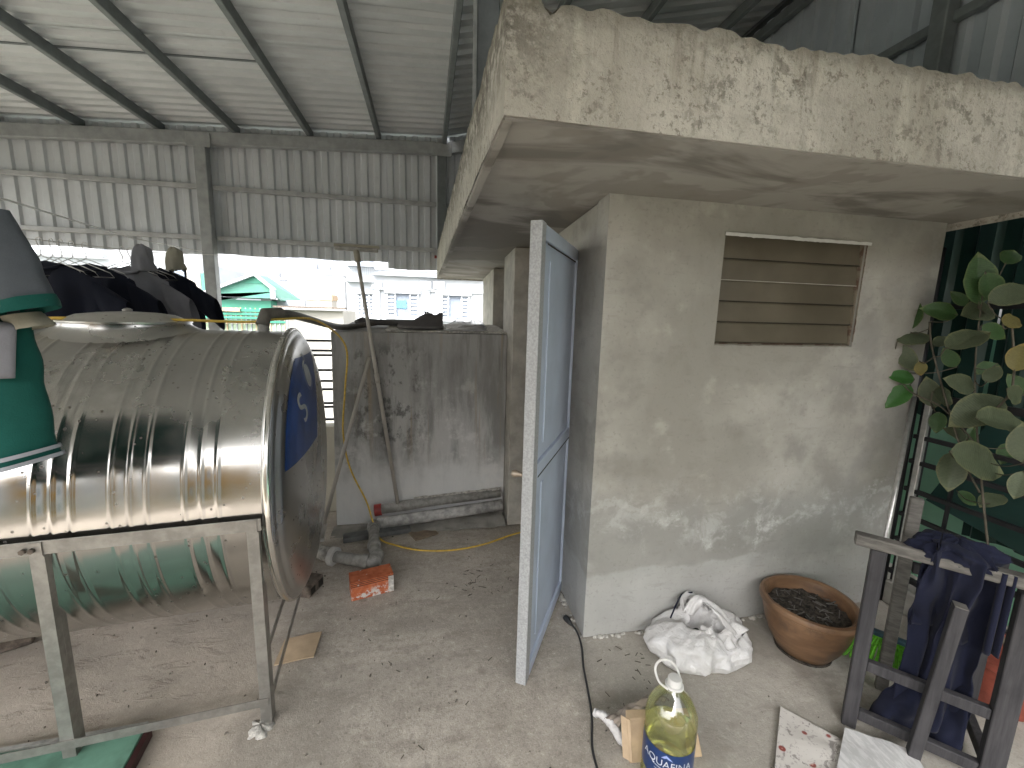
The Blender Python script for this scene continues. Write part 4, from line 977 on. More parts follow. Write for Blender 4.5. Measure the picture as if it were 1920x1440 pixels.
# photo x, y, length in px, direction of the tip (deg, 0 = right, 90 = up), kind, plane x
leaves = [(1838,522,105,100,'leaf_green',2.52),(1902,548,95,25,'leaf_dusty',2.50),(1712,592,58,80,'leaf_green',2.50),(1762,583,66,165,'leaf_green',2.52),
 (1716,630,72,20,'leaf_dusty',2.48),(1815,637,82,25,'leaf_dusty',2.46),(1700,672,64,-60,'leaf_dusty',2.47),(1727,692,34,-70,'leaf_yellow',2.48),(1688,707,54,170,'leaf_fresh',2.45),(1684,743,62,225,'leaf_fresh',2.44),
 (1806,719,68,160,'leaf_dusty',2.44),(1745,735,66,110,'leaf_dusty',2.52),(1772,745,66,-20,'leaf_dusty',2.54),(1835,768,110,205,'leaf_dusty',2.42),(1882,792,120,-8,'leaf_dusty',2.40),(1912,668,72,60,'leaf_yellow',2.40),
 (1902,600,60,20,'leaf_yellow',2.44),(1782,885,82,265,'leaf_dusty',2.42),(1838,866,122,-20,'leaf_dusty',2.40),(1917,832,80,100,'leaf_dusty',2.36),(1832,585,80,190,'leaf_dusty',2.56),(1860,540,70,300,'leaf_green',2.54),
 (1800,560,40,140,'leaf_green',2.58),(1765,640,44,30,'leaf_dusty',2.58),(1905,742,60,-30,'leaf_dusty',2.44),(1862,700,44,60,'leaf_dusty',2.5),(1910,910,60,-100,'leaf_dusty',2.42),(1852,690,52,200,'leaf_green',2.72),(1782,672,46,130,'leaf_green',2.70),(1892,850,64,220,'leaf_green',2.70),(1758,792,44,250,'leaf_green',2.62),(1868,622,56,330,'leaf_green',2.74),(1815,820,50,60,'leaf_green',2.72),(1895,480,54,45,'leaf_green',2.66),(1860,935,60,190,'leaf_dusty',2.56),(1905,720,50,120,'leaf_green',2.72),(1815,935,44,320,'leaf_green',2.66),(1795,812,46,150,'leaf_dusty',2.5)]
lc = []
for i, (px, py, ln, ang, kd, xp) in enumerate(leaves):
    c = at(px, py, 0, xp); dep = (c-CAM).dot(_f); L = .94*ln*dep/FPX
    d = RGT*math.cos(R(ang))-DWN*math.sin(R(ang)); d = (d+.25*_f*random.uniform(-1,1)).normalized()
    tocam = (CAM-c).normalized(); nrm = (tocam+V((random.uniform(-.35,.35), random.uniform(-.35,.35), .45))).normalized(); nrm = (nrm-d*nrm.dot(d)).normalized()
    s_ = nrm.cross(d); base = c-d*L*.5
    o = bpy.data.objects.new('leaf', LM[kd][i % 3]); COL.objects.link(o); o.parent = pl_
    Mx = Matrix((d*L, s_*L*(1.05+.25*random.random()), nrm*L)).transposed().to_4x4(); Mx.translation = base
    o.matrix_local = WM[pl_].inverted() @ Mx; lc.append((base, d, L))
# stems joining the leaves to the pot
nodes = [V((2.43,1.16,.19)), V((2.47,1.30,.55)), V((2.50,1.42,.95)), V((2.52,1.50,1.25)), V((2.54,1.55,1.50)), V((2.55,1.57,1.72))]
main = spline(nodes, 8); MB().tube(main, [.0055-.0025*i/(len(main)-1) for i in range(len(main))], 7).build('stem', M['stem'], pl_, smooth=True)
br2 = [spline([V((2.51,1.45,1.05)), V((2.49,1.60,1.20)), V((2.47,1.76,1.27)), V((2.46,1.85,1.42))], 6), spline([V((2.51,1.47,1.15)), V((2.45,1.40,1.22)), V((2.42,1.33,1.36)), V((2.43,1.38,1.62))], 6), spline([V((2.49,1.40,.85)), V((2.45,1.46,1.0)), V((2.46,1.66,1.45)), V((2.48,1.72,1.62))], 6)]
for b in br2: MB().tube(b, .0042, 6).build('stem', M['stem'], pl_, smooth=True)
allp = main[6:]+[p for b in br2 for p in b]
for base, d, L in lc:
    q = min(allp, key=lambda p: (p-base).length+.3*max(0, p.z-base.z))
    MB().tube(spline([q, q.lerp(base,.6)+V((0,0,-.02)), base, base+d*L*.06], 4), .0024, 5).build('leaf_stalk', M['stem'], pl_, smooth=True)

# dark timber rack with navy garment
rk = empty('timber_rack', (1.78,1.05,0), 'dark weathered timber rack of posts and rails at the right edge', 'rack')
P1, P3 = V((1.668,1.185,0)), V((1.935,.905,0)); rd = (P3-P1).normalized(); rn = V((rd.y,-rd.x,0)); 
if rn.dot(CAM-P1) < 0: rn = -rn
def post(c, z0, z1, w, d, mat='wood_dark'):
    mb = MB(); a, b = rd*w/2, rn*d/2
    mb.hexa([c-a-b+Z*z0, c+a-b+Z*z0, c+a+b+Z*z0, c-a+b+Z*z0, c-a-b+Z*z1, c+a-b+Z*z1, c+a+b+Z*z1, c-a+b+Z*z1]); return mb.build('post', M[mat], rk, bev=.003)
post(P1, 0, .765, .046, .04); post(P3, 0, .745, .058, .045)
MB().bar(P1-rd*.075+Z*.788, P3+rd*.12+Z*.778, .05, .042).build('top_rail', M['wood_grey'], rk, bev=.004)
for z in (.285, .065): MB().bar(P1+rd*.023+Z*z, P3-rd*.03+Z*(z-.006), .03, .042).build('rail', M['wood_dark'], rk, bev=.003)
Pm = P1.lerp(P3,.50)+rn*.045
mb = MB(); lo, hi = Pm-rd*.015+rn*.02, Pm+rd*.03+Z*.655
mb.bar(lo, hi, .036, .042, rn); mb.build('post', M['wood_dark'], rk, bev=.003)
mb = MB(); mb.bar(hi+Z*.0005, hi+Z*.003+rd*.0002, .034, .040, rn); mb.build('lit_post_top', M['wood_grey'], rk)  # pale cap paints light falling on the post's end face
Pb = P1-rn*.30; Pb2 = P3-rn*.30
post(Pb+rd*.13, 0, .90, .042, .035, 'wood_grey'); post(Pb2, 0, .74, .046, .04)
MB().bar(Pb+rd*.155+Z*.60, Pb2-rd*.025+Z*.60, .03, .042).build('rail', M['wood_dark'], rk, bev=.003)
for z in (.065,): MB().bar(P3-rn*.025+Z*z, Pb2+rn*.022+Z*z, .03, .04).build('rail', M['wood_dark'], rk, bev=.003)
kn_ = MB().lathe([(.012,0),(.010,.002),(.0005,.003)], (0,0,0), 10); kn_.v = [Pm+Z*.20+rd*.012+rn*.021+Vector((v.x*1, v.y*.4, v.x*.0+v.z)) for v in kn_.v]; kn_.build('timber_knot', plain('pale_chip', (.6,.42,.25), .7), rk)

nv = empty('navy_garment', (1.80,1.02,0), 'crumpled navy blue garment draped over the timber rack', 'garment')
gm = MB(); GL = .180
def drape(u, v):          # u along rail, v over the rail: back hem -> top -> front hem
    s = .128+GL*u*(1+.25*(v > .6)*(v-.6)); c = P1+rd*s
    top = .822+.012*math.sin(u*5)
    if v < .3: h = top-(.3-v)/.3*.34; off = -.040-.02*(.3-v)/.3
    elif v < .42: a = (v-.3)/.12*math.pi; h = top+.018*math.sin(a); off = -.040*math.cos(a)
    else:
        w = (v-.42)/.58; h = top-w*(.70+.05*math.sin(u*4)); off = .040-.070*min(1, w*2.2)-.015
        if w > .72: off += -.03*(w-.72)
    fold = (.020*math.sin(u*11+v*2)+.012*math.sin(u*23+v*5+1)+.022*nz(u*4, v*5, 3))*(.35 if .3 < v < .42 else 1.)
    fold += .010*nz(u*9, v*14, 5)+.014*(.2-abs(nz(u*7+v*3, v*8, 12)))
    side = .035*nz(u*3, v*4, 9)+.010*nz(u*4, v*14, 21)
    return c+rd*side+rn*(off+fold)+Z*h
gm.grid(drape, 60, 110); gm.build('cloth', M['navy'], nv, smooth=True, solid=.003)
g2 = MB()
def lump(u, v):
    a = 2*math.pi*u; b = math.pi*(v-.5); r = 1+.35*nz(math.cos(a)*2, math.sin(a)*2, v*3)+.35*(.2-abs(nz(math.cos(a)*4, math.sin(a)*4, v*7)))
    c = P1+rd*.205-rn*.03+Z*.81
    return c+rd*(.125*math.cos(b)*math.cos(a)*r)+rn*(.06*math.cos(b)*math.sin(a)*r)+Z*(.050*math.sin(b)*r)
g2.grid(lump, 60, 36, True); g2.build('bunched_fold', M['navy'], nv, smooth=True)
g3 = MB()
def tail(u, v):
    c = P1+rd*(.15+.17*u)-rn*(.05+.03*math.sin(u*9+v*3))
    return c+Z*(.30-.27*v+.03*math.sin(u*7))+rd*(-.09*v*(1-u))+rn*.03*nz(u*6, v*4)
g3.grid(tail, 30, 20); g3.build('sleeve', M['navy'], nv, smooth=True, solid=.004)
g4 = MB(); g4.grid(lambda u, v: P1+rd*(.305+.035*u)+rn*(.015+.012*math.sin(u*8))+Z*(.80-.30*v), 8, 16); g4.build('sleeve', M['navy'], nv, smooth=True, solid=.004)

# ================================================================== FOREGROUND FLOOR THINGS
# water bottle
BC = V((.808,1.112,0)); bo = empty('water_bottle', BC, 'big clear bottle of yellow green liquid with dark blue label', 'bottle')
k = NT('clear_pet', .05, 0, .5); tr = k.n('ShaderNodeBsdfTransparent'); gl = k.n('ShaderNodeBsdfGlossy'); gl.inputs['Roughness'].default_value = .06
lw = k.n('ShaderNodeLayerWeight'); lw.inputs['Blend'].default_value = .25; mx = k.n('ShaderNodeMixShader'); out = [n for n in k.t.nodes if n.type == 'OUTPUT_MATERIAL'][0]
k.l(k.step(lw.outputs['Fresnel'], .0, .9, .10, .75), mx.inputs[0]); k.l(tr.outputs[0], mx.inputs[1]); tr.inputs[0].default_value = (.93,.95,.90,1); k.l(gl.outputs[0], mx.inputs[2]); gl.inputs[0].default_value = (.95,.95,.93,1); k.l(mx.outputs[0], out.inputs[0]); M['pet'] = k.m
k = NT('yellow_green_liquid', .15, 0, .5); tr = k.n('ShaderNodeBsdfTransparent'); mx = k.n('ShaderNodeMixShader'); out = [n for n in k.t.nodes if n.type == 'OUTPUT_MATERIAL'][0]
tr.inputs[0].default_value = (.95,.95,.76,1); mx.inputs[0].default_value = .15; k.p.inputs['Base Color'].default_value = (.58,.59,.33,1); k.l(tr.outputs[0], mx.inputs[1]); k.l(k.p.outputs[0], mx.inputs[2]); k.l(mx.outputs[0], out.inputs[0]); M['liquid'] = k.m
BR = .084
def ribbed(r, h, a):
    if .285 < h < .372: r *= 1+.018*math.cos(12*a)*math.sin(math.pi*(h-.285)/.087)
    return r, h
MB().lathe([(.060,.002),(.074,.006),(BR,.02),(BR,.06),(BR-.003,.066),(BR,.072),(BR-.0025,.085),(BR-.0025,.205),(BR,.215),(BR-.004,.223),(BR,.232),(BR,.275),(BR-.003,.295),(BR-.012,.320),(BR-.028,.345),(BR-.048,.366),(.024,.382),(.019,.392),(.019,.400)], BC, 48, jit=ribbed).build('body', M['pet'], bo, smooth=True)
MB().lathe([(.058,.006),(.072,.010),(BR-.003,.022),(BR-.004,.20),(BR-.006,.222),(BR-.0055,.228),(.0005,.228)], BC, 48).build('liquid', M['liquid'], bo, smooth=True, angle=R(50))
lb = MB(); LZ0, LZ1 = .092, .205; fa = math.atan2((CAM-BC).y, (CAM-BC).x)
lb.grid(lambda u, v: BC+V(((BR-.0005)*math.cos(fa-2.0+4.0*u), (BR-.0005)*math.sin(fa-2.0+4.0*u), LZ0+(LZ1-LZ0)*v)), 56, 2)
label = lb.build('label', M['label_blue'], bo, smooth=True)
def on_bottle(x, z, off=.0012): a = fa+x/BR; return BC+V(((BR+off)*math.cos(a), (BR+off)*math.sin(a), z))
def btext(body, size, x, z, mat, stretch=1.):
    vs, fs = text_mesh(body, size, .0002); mb = MB(); mb.add([on_bottle(x+v.x*stretch, z+v.y) for v in vs], fs); return mb.build('lettering', mat, label)
btext('AQUAFINA', .036, .0, .163, M['label_white'], .92)
mb = MB(); mb.add([on_bottle(q[0], q[1]) for q in ((-.018,.184),(-.002,.200),(.020,.183),(.006,.187),(.0,.190),(-.006,.186))], [(0,5,4,1),(1,4,3,2)]); mb.build('peak_mark', M['label_sky'], label)
for z, a_, b_ in ((.142,-.045,.040),(.128,-.038,.048)):
    mb = MB(); mb.grid(lambda u, v: on_bottle(a_+(b_-a_)*u, z+.0016*v-.004*math.cos(math.pi*(u-.5))+.004), 14, 1); mb.build('line_mark', M['label_white'], label)
MB().lathe([(.021,.394),(.0225,.396),(.0225,.414),(.020,.418),(.0005,.419)], BC, 26, jit=lambda r,h,a: (r*(1+(.02*math.cos(26*a) if .395 < h < .416 else 0)), h)).build('cap', M['white_plastic'], bo, smooth=True, angle=R(40))
MB().lathe([(.027,.386),(.030,.388),(.030,.392),(.027,.394)], BC, 26).build('neck_ring', M['white_plastic'], bo, smooth=True)
cr = V((math.sin(yaw+.62), math.cos(yaw+.62), 0)); lf = V((-cr.y, cr.x, 0))
hp = [BC+Z*.388+cr*-.028+lf*.012, BC+Z*.392+lf*.045+cr*-.02, BC+Z*.415+lf*.066+cr*.0, BC+Z*.443+lf*.056+cr*.012, BC+Z*.448+lf*.03+cr*.026, BC+Z*.425+lf*.004+cr*.034, BC+Z*.392+lf*-.012+cr*.028]
MB().tube(spline(hp, 6), .0042, 8).build('carry_handle', M['white_plastic'], bo, smooth=True)

# kraft paper bag and plastic behind the bottle
kb = empty('paper_bag', (.80,1.25,0), 'brown paper bag with clear film lying behind the water bottle', 'bag', None, 0)
mb = MB(); mb.hexa([(.715,1.19,.0),(.995,1.165,.0),(1.005,1.215,.0),(.735,1.245,.0),(.700,1.215,.165),(.965,1.20,.155),(.97,1.225,.158),(.715,1.25,.168)]); mb.build('paper_body', M['paper_bag'], kb, bev=.003)
mb = MB(); mb.add([(.690,1.235,.163),(.712,1.205,.168),(.722,1.185,.01),(.700,1.215,.003)], [(0,1,2,3)]); mb.build('paper_flap', M['cardboard'], kb, solid=.002)
k = NT('brownish_film', .25, 0, .6); tr = k.n('ShaderNodeBsdfTransparent'); mx = k.n('ShaderNodeMixShader'); mx.inputs[0].default_value = .85
out = [n for n in k.t.nodes if n.type == 'OUTPUT_MATERIAL'][0]; k.l(tr.outputs[0], mx.inputs[1]); k.l(k.p.outputs[0], mx.inputs[2]); k.l(mx.outputs[0], out.inputs[0]); k.p.inputs['Base Color'].default_value = (.36,.30,.25,1); M['bfilm'] = k.m
mb = MB(); mb.grid(lambda u, v: (.66+.23*u+.02*v, 1.33-.10*v+.03*u+.012*nz(u*8, v*6, 2), .012+.165*math.sin(math.pi*(.08+.46*v))*(.45+.55*math.sin(math.pi*min(1,.12+u*.6)))+.014*nz(u*10, v*8, 5)), 26, 14); mb.build('film', M['bfilm'], kb, smooth=True)
mb = MB(); mb.grid(lambda u, v: (.650+.085*u+.016*math.cos(6.28*v), 1.355-.12*u+.010*nz(u*20, v*5, 2), .020+.045*math.sin(math.pi*min(1,u+.25))+.018*math.sin(6.28*v)*(1+.5*nz(u*18, v*6))), 26, 10, False); mb.build('film_roll', M['bag'], kb, smooth=True)

# white plastic carrier bag
bgc = V((1.275,1.62,0)); wb = empty('carrier_bag', bgc, 'open crumpled white plastic bag on the floor by the wall', 'bag')
prof = [(.150,.0),(.192,.010),(.220,.045),(.222,.085),(.200,.125),(.160,.155),(.118,.170),(.100,.160),(.098,.13),(.105,.095),(.06,.07)]
pr2 = [prof[0]]+[(p_[0]+(q_[0]-p_[0])*t, p_[1]+(q_[1]-p_[1])*t) for p_, q_ in zip(prof, prof[1:]) for t in (.25,.5,.75,1)]
def bsq(v): return bgc+V((v.x*.98, v.y*.80, v.z))
def crumple(p, h):
    w = min(1, h/.03)
    d = .050*nz(p.x*5+3, p.y*5, p.z*6)+.050*(.22-abs(nz(p.x*8+1, p.y*8, p.z*7)))+.026*(.22-abs(nz(p.x*17+2, p.y*17+5, p.z*12)))+.010*(.22-abs(nz(p.x*36, p.y*36, p.z*26)))
    return d*w
mb = MB(); nth = 120
for r_, h_ in pr2:
    for i in range(nth):
        a_ = 2*math.pi*i/nth; t_ = max(0, min(1, (h_-.09)/.08)) if r_ < .2 else 0
        mr = r_*(1+.10*math.cos(2*a_+.5)+.06*math.cos(3*a_+2)+(.25*nz(math.cos(a_)*1.5, math.sin(a_)*1.5, 4) if r_ < .13 else 0))
        p_ = V((mr*math.cos(a_)+.045*t_, mr*math.sin(a_)+.02*t_, h_)); n_ = V((math.cos(a_), math.sin(a_), .8*t_)).normalized()
        p_ = p_+n_*crumple(p_, h_)+Z*(.035*nz(math.cos(a_)*1.3, math.sin(a_)*1.3, 9)*min(1, h_/.1)); p_.z = max(p_.z, .0); mb.v.append(bsq(p_))
for j in range(len(pr2)-1):
    for i in range(nth): mb.f.append((j*nth+i, j*nth+(i+1) % nth, (j+1)*nth+(i+1) % nth, (j+1)*nth+i))
mb.build('film_body', M['bag'], wb, smooth=True)
mb = MB().lathe([(.001,.075),(.06,.085),(.10,.07),(.15,.05)], (0,0,0), 24, jit=lambda r,h,a: (r, h+.02*nz(math.cos(a)*r*30, math.sin(a)*r*30))); mb.v = [bsq(v) for v in mb.v]; mb.build('contents', M['bag_dark'], wb)
def strap(pts, w, name='strap'):
    s_ = spline(pts, 8); m_ = MB(); n_ = len(s_)
    def f(u, v):
        i = min(n_-1, int(round(u*(n_-1)))); t = (s_[min(n_-1, i+1)]-s_[max(0, i-1)]).normalized(); sd = t.cross(V((.3,-.6,.8))).normalized()
        ww = w*(1+.4*math.sin(math.pi*u)*nz(u*7, 3)) ; return s_[i]+sd*ww*(v-.5)+V((0,0,.006*math.sin(v*9+u*14)))
    m_.grid(f, n_-1, 6); return m_.build(name, M['bag'], wb, smooth=True, solid=.0015)
strap([bgc+V((-.02,.06,.17)), bgc+V((.06,.08,.225)), bgc+V((.11,.02,.20)), bgc+V((.14,-.06,.15)), bgc+V((.20,-.10,.07))], .05)
strap([bgc+V((-.03,.08,.17)), bgc+V((.0,.13,.205)), bgc+V((.06,.13,.20)), bgc+V((.10,.06,.18))], .035)
strap([bgc+V((-.02,-.05,.155)), bgc+V((.03,-.065,.165)), bgc+V((.055,-.04,.13))], .05)
MB().tube(spline([bgc+V((-.12,.05,.165)), bgc+V((-.06,.10,.195)), bgc+V((.0,.145,.212)), bgc+V((.06,.15,.212))], 6), .004, 6).build('blue_cord', M['navy'], wb, smooth=True)

# sheets of paper on the floor
k = NT('floral_paper', .7); P = k.pos(); v1 = k.vor(k.pos((1,1,0)), 17); a = k.noise(P, 60, 4, .6); b = k.noise(P, 17, 4, .6, 2.)
col = k.mix(k.step(b, .55, .62), (.55,.52,.485), (.28,.255,.24)); col = k.mix(k.math('MULTIPLY', k.step(v1, .24, .18), k.step(k.noise(P, 9, 2), .44, .5)), col, (.24,.055,.045))
col = k.mix(k.math('MULTIPLY', k.step(v1, .09, .05), k.step(k.noise(P, 9, 2), .44, .5)), col, (.50,.28,.24)); k.col(k.mix(k.math('MULTIPLY', k.step(a, .58, .64), .5), col, (.25,.22,.21))); M['floral'] = k.m
fpp = MB(); q = [at(1463,1328,2,.01), at(1567,1385,2,.012), V((1.62,.93,.02)), V((1.12,.98,.006))]
def bil(q, u, v): return q[0]*(1-u)*(1-v)+q[1]*u*(1-v)+q[2]*u*v+q[3]*(1-u)*v
fpp.grid(lambda u, v: bil(q, u, v)+Z*(.006*nz(u*4, v*4, 1)+.006+.012*u*v), 14, 14)
tag(fpp.build('floral_board', M['floral'], solid=.004), 'white sheet with maroon floral print lying on the floor', 'sheet')
k = NT('white_grained_paper', .75); g = k.noise(k.pos((30,8,30)), 2.5, 5, .65); k.col(k.mix(k.step(g, .42, .6), (.44,.435,.43), (.56,.55,.545))); k.bump(g, .2, .003); M['wpaper'] = k.m
q2 = [at(1583,1371,2,.03), V((1.76,1.02,.03)), V((1.62,.74,.02)), V((1.28,.92,.02))]
wp = MB(); wp.grid(lambda u, v: bil(q2, u, v)+Z*(.005*nz(u*4, v*4, 6)+.012), 12, 12)
tag(wp.build('white_board', M['wpaper'], solid=.006), 'plain white grained sheet overlapping the floral one', 'sheet')
tag(MB().tube(spline([at(1860,1366,2,.12), at(1872,1376,2,.12), at(1890,1385,2,.11)], 4), [.004,.007,.010,.010,.009,.008,.007,.005,.003], 8).build('white_scrap', M['white_plastic'], smooth=True), 'small twisted white plastic scrap by the timber rack', 'scrap')

# crumbs and twigs scattered on the floor
gr = MB()
for i in range(420):
    x, y = random.uniform(-2.2,1.6), random.uniform(.9,3.1); r = random.choice((.0015,.002,.003,.004,.006))
    if x > .75 and y > 1.78: continue
    if i % 3 == 0 and x > -.6: x = random.uniform(-2.0,-.75)
    gr.lathe([(r,-.002),(r*.9,r*.6),(r*.3,r)], (x,y,-.001), 5, jit=lambda rr,h,a: (rr*(1+.4*math.sin(a*2+i)), h))
kind(gr.build('grit', M['grit'], loc=(0,0,0)), 'stuff')
tw = MB()
for i in range(70):
    x, y = random.choice(((.2+.25*random.random(), 2.2+.3*random.random()), (.75+.3*random.random(), 1.35+.35*random.random()), (-.5+1.0*random.random(), 1.3+1.2*random.random()))); a = random.uniform(0,3.14); L = random.uniform(.006,.035)
    tw.bar((x,y,.002),(x+L*math.cos(a),y+L*math.sin(a),.003), .003,.002)
kind(tw.build('dry_twigs', M['stem'], loc=(0,0,0)), 'stuff')

# ================================================================== LAUNDRY ON THE LEFT
LP = [V((-.66,.30,1.70)), V((-.963,1.25,1.832)), V((-1.60,2.8,1.957)), V((-2.06,4.68,2.10))]
def poly(pts, y):
    for p, q in zip(pts, pts[1:]):
        if y <= q.y or q is pts[-1]: return p.lerp(q, (y-p.y)/(q.y-p.y))
def lpos(y): return poly(LP, y)
tag(MB().tube([lpos(.3+4.38*i/40) for i in range(41)], .0026, 6).build('clothes_line', M['white_plastic'], smooth=True), 'thin white clothes line running from upper left to the shed post', 'line')
LP2 = [V((-2.33,.7,1.80)), V((-1.93,2.68,1.905)), V((-1.83,3.42,1.945)), V((-1.62,4.75,2.09))]
def lpos2(y): return poly(LP2, y)
tag(MB().tube([lpos2(.7+4.05*i/40) for i in range(41)], .002, 6).build('clothes_line', M['white_plastic'], smooth=True), 'lower thin line carrying the dark shirts behind the tank lid', 'line')
lrz = R(-14)
def hanger_at(p, rz, w, label, drop=.0):
    e = empty('wire_hanger', p, label, 'hanger', 'wire hangers on the clothes line', rz); W = WM[e]
    hk = spline([W @ V((.016,0,-.008)), W @ V((.013,0,.009)), W @ V((0,0,.014)), W @ V((-.014,0,.004)), W @ V((-.010,0,-.02)), W @ V((0,0,-.045)), W @ V((0,0,-.075-drop))], 5)
    MB().tube(hk, .0022, 6).build('hook', M['alu'], e, smooth=True)
    z0 = -.075-drop
    MB().tube([W @ V((0,0,z0)), W @ V((-w*.45,0,z0-.075)), W @ V((-w*.5,0,z0-.10)), W @ V((w*.5,0,z0-.10)), W @ V((w*.45,0,z0-.075)), W @ V((0,0,z0))], .0024, 6).build('shoulder_wire', M['alu'], e, smooth=True)
    return e
def shirt_at(p, rz, label, mats, w=.50, L=.68, sl=.22, z0=-.09, trim=None, tilt=0., patch=None, hem=None, seed=0, grp=None, sag=.0):
    e = empty('t_shirt', p, label, 't-shirt', grp, rz); W = WM[e]; bodym, slm = mats
    def hw(v): return w*(.43+.05*min(1, v*4)+.025*v)            # half width down the body
    def tp(q): return z0-.105*abs(q)**1.1-.045*math.exp(-(q/.22)**2)*(1+sag*4)  # shoulder line, dipped at neck
    def body(side):
        def f(u, v):
            q = 2*u-1; x = hw(v)*q; z = (tp(q)+(.045*(1+sag*4)-.012)*math.exp(-(q/.22)**2)*(side > 0))*(1-v)+(z0-L+.02*math.sin(q*3+seed))*v
            b = .050*(1-q*q)**.6*(.35+.65*min(1, v*3))
            fo = (.016*math.sin(q*9+seed+v*2)+.010*math.sin(q*17+seed*2))*min(1, v*2.2)+.018*nz(q*2, v*2, seed)
            return W @ V((x+tilt*v, side*b+fo, z))
        return f
    mb = MB(); mb.grid(body(-1), 36, 30); mb.grid(lambda u, v: body(1)(1-u, v), 36, 30); bo_ = mb.build('body', bodym, e, smooth=True)
    for sd in (-1, 1):
        def sl_(u, v):                                   # u round the sleeve, v outwards
            a = 2*math.pi*u; x = hw(0)*.93+sl*.80*v; zc = tp(.95)-.055-.62*sl*v-.04; hh = .095+.02*v
            th = .030+.012*v
            return W @ V((sd*(x+.0*math.cos(a))+sd*.35*hh*math.sin(a)*-.5, th*math.cos(a)+.010*nz(v*4, u*3, seed+sd), zc+hh*math.sin(a)*.95))
        mb = MB(); mb.grid(sl_, 20, 10, True); so_ = mb.build('sleeve', slm, e, smooth=True)
        if trim:
            mb = MB(); mb.grid(lambda u, v: sl_(u, .86+.16*v)*1.0+W.to_3x3() @ V((0, .004*math.cos(2*math.pi*u), .004*math.sin(2*math.pi*u))), 20, 3, True); mb.build('cuff', trim, so_, smooth=True)
    nb = MB(); pts = [W @ V((.09*math.sin(a), -.052*math.cos(a)*1.0, z0-.035-.030*math.cos(a)*(1 if math.cos(a) > 0 else .2))) for a in [2*math.pi*i/20 for i in range(21)]]
    nb.tube(pts, .008, 6, False).build('collar', trim or bodym, e, smooth=True)
    if patch:
        mb = MB(); mb.grid(lambda u, v: body(-1)(.70+.28*u*(1-.25*v*v), .16+.36*v) + W.to_3x3() @ V((0,-.006,0)), 8, 14); mb.build('side_panel', patch, bo_, smooth=True)
    if hem:
        for side in (-1, 1):
            mb = MB(); mb.grid(lambda u, v: body(side)(u, .955+.045*v)+W.to_3x3() @ V((0, side*.005, 0)), 36, 2); mb.build('hem_band', hem, bo_, smooth=True)
    return e
# near shirt, built from the outline of its hanging sleeve and body
def tube2(lf, rt, dep, nv, nu=26, wob=.006, sd=0., ydir=V((.1,1,0)), v0=0., v1=1.):
    def f(u, v):
        a = 2*math.pi*u; l_, r_ = V(lf(v)), V(rt(v)); c = (l_+r_)/2; h = (r_-l_)/2; d = dep(v) if callable(dep) else dep
        return c+h*math.cos(a)+ydir*(d*math.sin(a)+wob*nz(math.cos(a)*3+sd, (v0+(v1-v0)*v)*6, sd)+wob*.8*math.sin(9*math.cos(a)+sd+(v0+(v1-v0)*v)*2))
    return MB().grid(f, nu, nv, True)
pn = lpos(1.25); ns = empty('t_shirt', pn, 'grey sleeved bottle green t-shirt with pale hem hanging at the left edge', 't-shirt')
def ln2(a, b): a, b = V(a), V(b); return lambda v: a.lerp(b, v)
def edge(pts):
    pts = [V(p) for p in pts]
    def f(v): q = v*(len(pts)-1); i = min(len(pts)-2, int(q)); return pts[i].lerp(pts[i+1], q-i)
    return f
bl_ = edge([(-1.30,1.27,1.74),(-1.40,1.27,1.55),(-1.42,1.25,1.35),(-1.43,1.24,1.09)]); brr = edge([(-1.02,1.27,1.76),(-.945,1.27,1.58),(-.935,1.25,1.40),(-.918,1.24,1.215)])
bdy = tube2(bl_, brr, lambda v: .05+.03*v, 30, 40, .017, 2.).build('body', M['green_cloth'], ns, smooth=True)
for lo_, hi_ in ((.945,.962),(.982,1.0)):
    tube2(lambda v: bl_(lo_+(hi_-lo_)*v)+V((-.006,0,0)), lambda v: brr(lo_+(hi_-lo_)*v)+V((.006,0,0)), lambda v: .088, 2, 40, .017, 2., v0=lo_, v1=hi_).build('hem_band', M['pale_cloth'], bdy, smooth=True)
pm = MB(); pm.grid(lambda u, v: V((-1.02+.085*u*(1-.12*v), 1.205-.012*math.sin(math.pi*u)-.012*v, 1.565-.145*v-.02*u+.02*v*u)), 8, 10); pm.build('side_panel', M['grey_cloth'], bdy, smooth=True, solid=.002)
slv = tube2(edge([(-1.13,1.21,1.80),(-1.09,1.20,1.70),(-1.035,1.19,1.550)]), edge([(-.925,1.21,1.800),(-.882,1.20,1.71),(-.846,1.19,1.603)]), lambda v: .035+.012*v, 18, 30, .005, 5.)
slv = slv.build('sleeve', M['mid_grey_cloth'], ns, smooth=True)
tube2(ln2((-1.042,1.19,1.562),(-1.030,1.19,1.536)), ln2((-.848,1.19,1.618),(-.840,1.19,1.590)), .050, 2, 30, .005, 5.).build('cuff', M['green_cloth'], slv, smooth=True)
tube2(ln2((-.975,1.23,1.56),(-.965,1.23,1.525)), ln2((-.905,1.23,1.575),(-.880,1.23,1.545)), .03, 4, 20, .004, 3.).build('lining', M['beige_cloth'], ns, smooth=True)
def mir(f): return lambda v: V((-2.40-f(v).x, f(v).y, f(v).z))
sl2 = tube2(mir(edge([(-.925,1.21,1.800),(-.882,1.20,1.71),(-.846,1.19,1.603)])), mir(edge([(-1.13,1.21,1.80),(-1.09,1.20,1.70),(-1.035,1.19,1.550)])), lambda v: .035+.012*v, 18, 30, .005, 9.).build('sleeve', M['mid_grey_cloth'], ns, smooth=True)
tube2(mir(ln2((-.848,1.19,1.618),(-.840,1.19,1.590))), mir(ln2((-1.042,1.19,1.562),(-1.030,1.19,1.536))), .050, 2, 30, .005, 9.).build('cuff', M['green_cloth'], sl2, smooth=True)
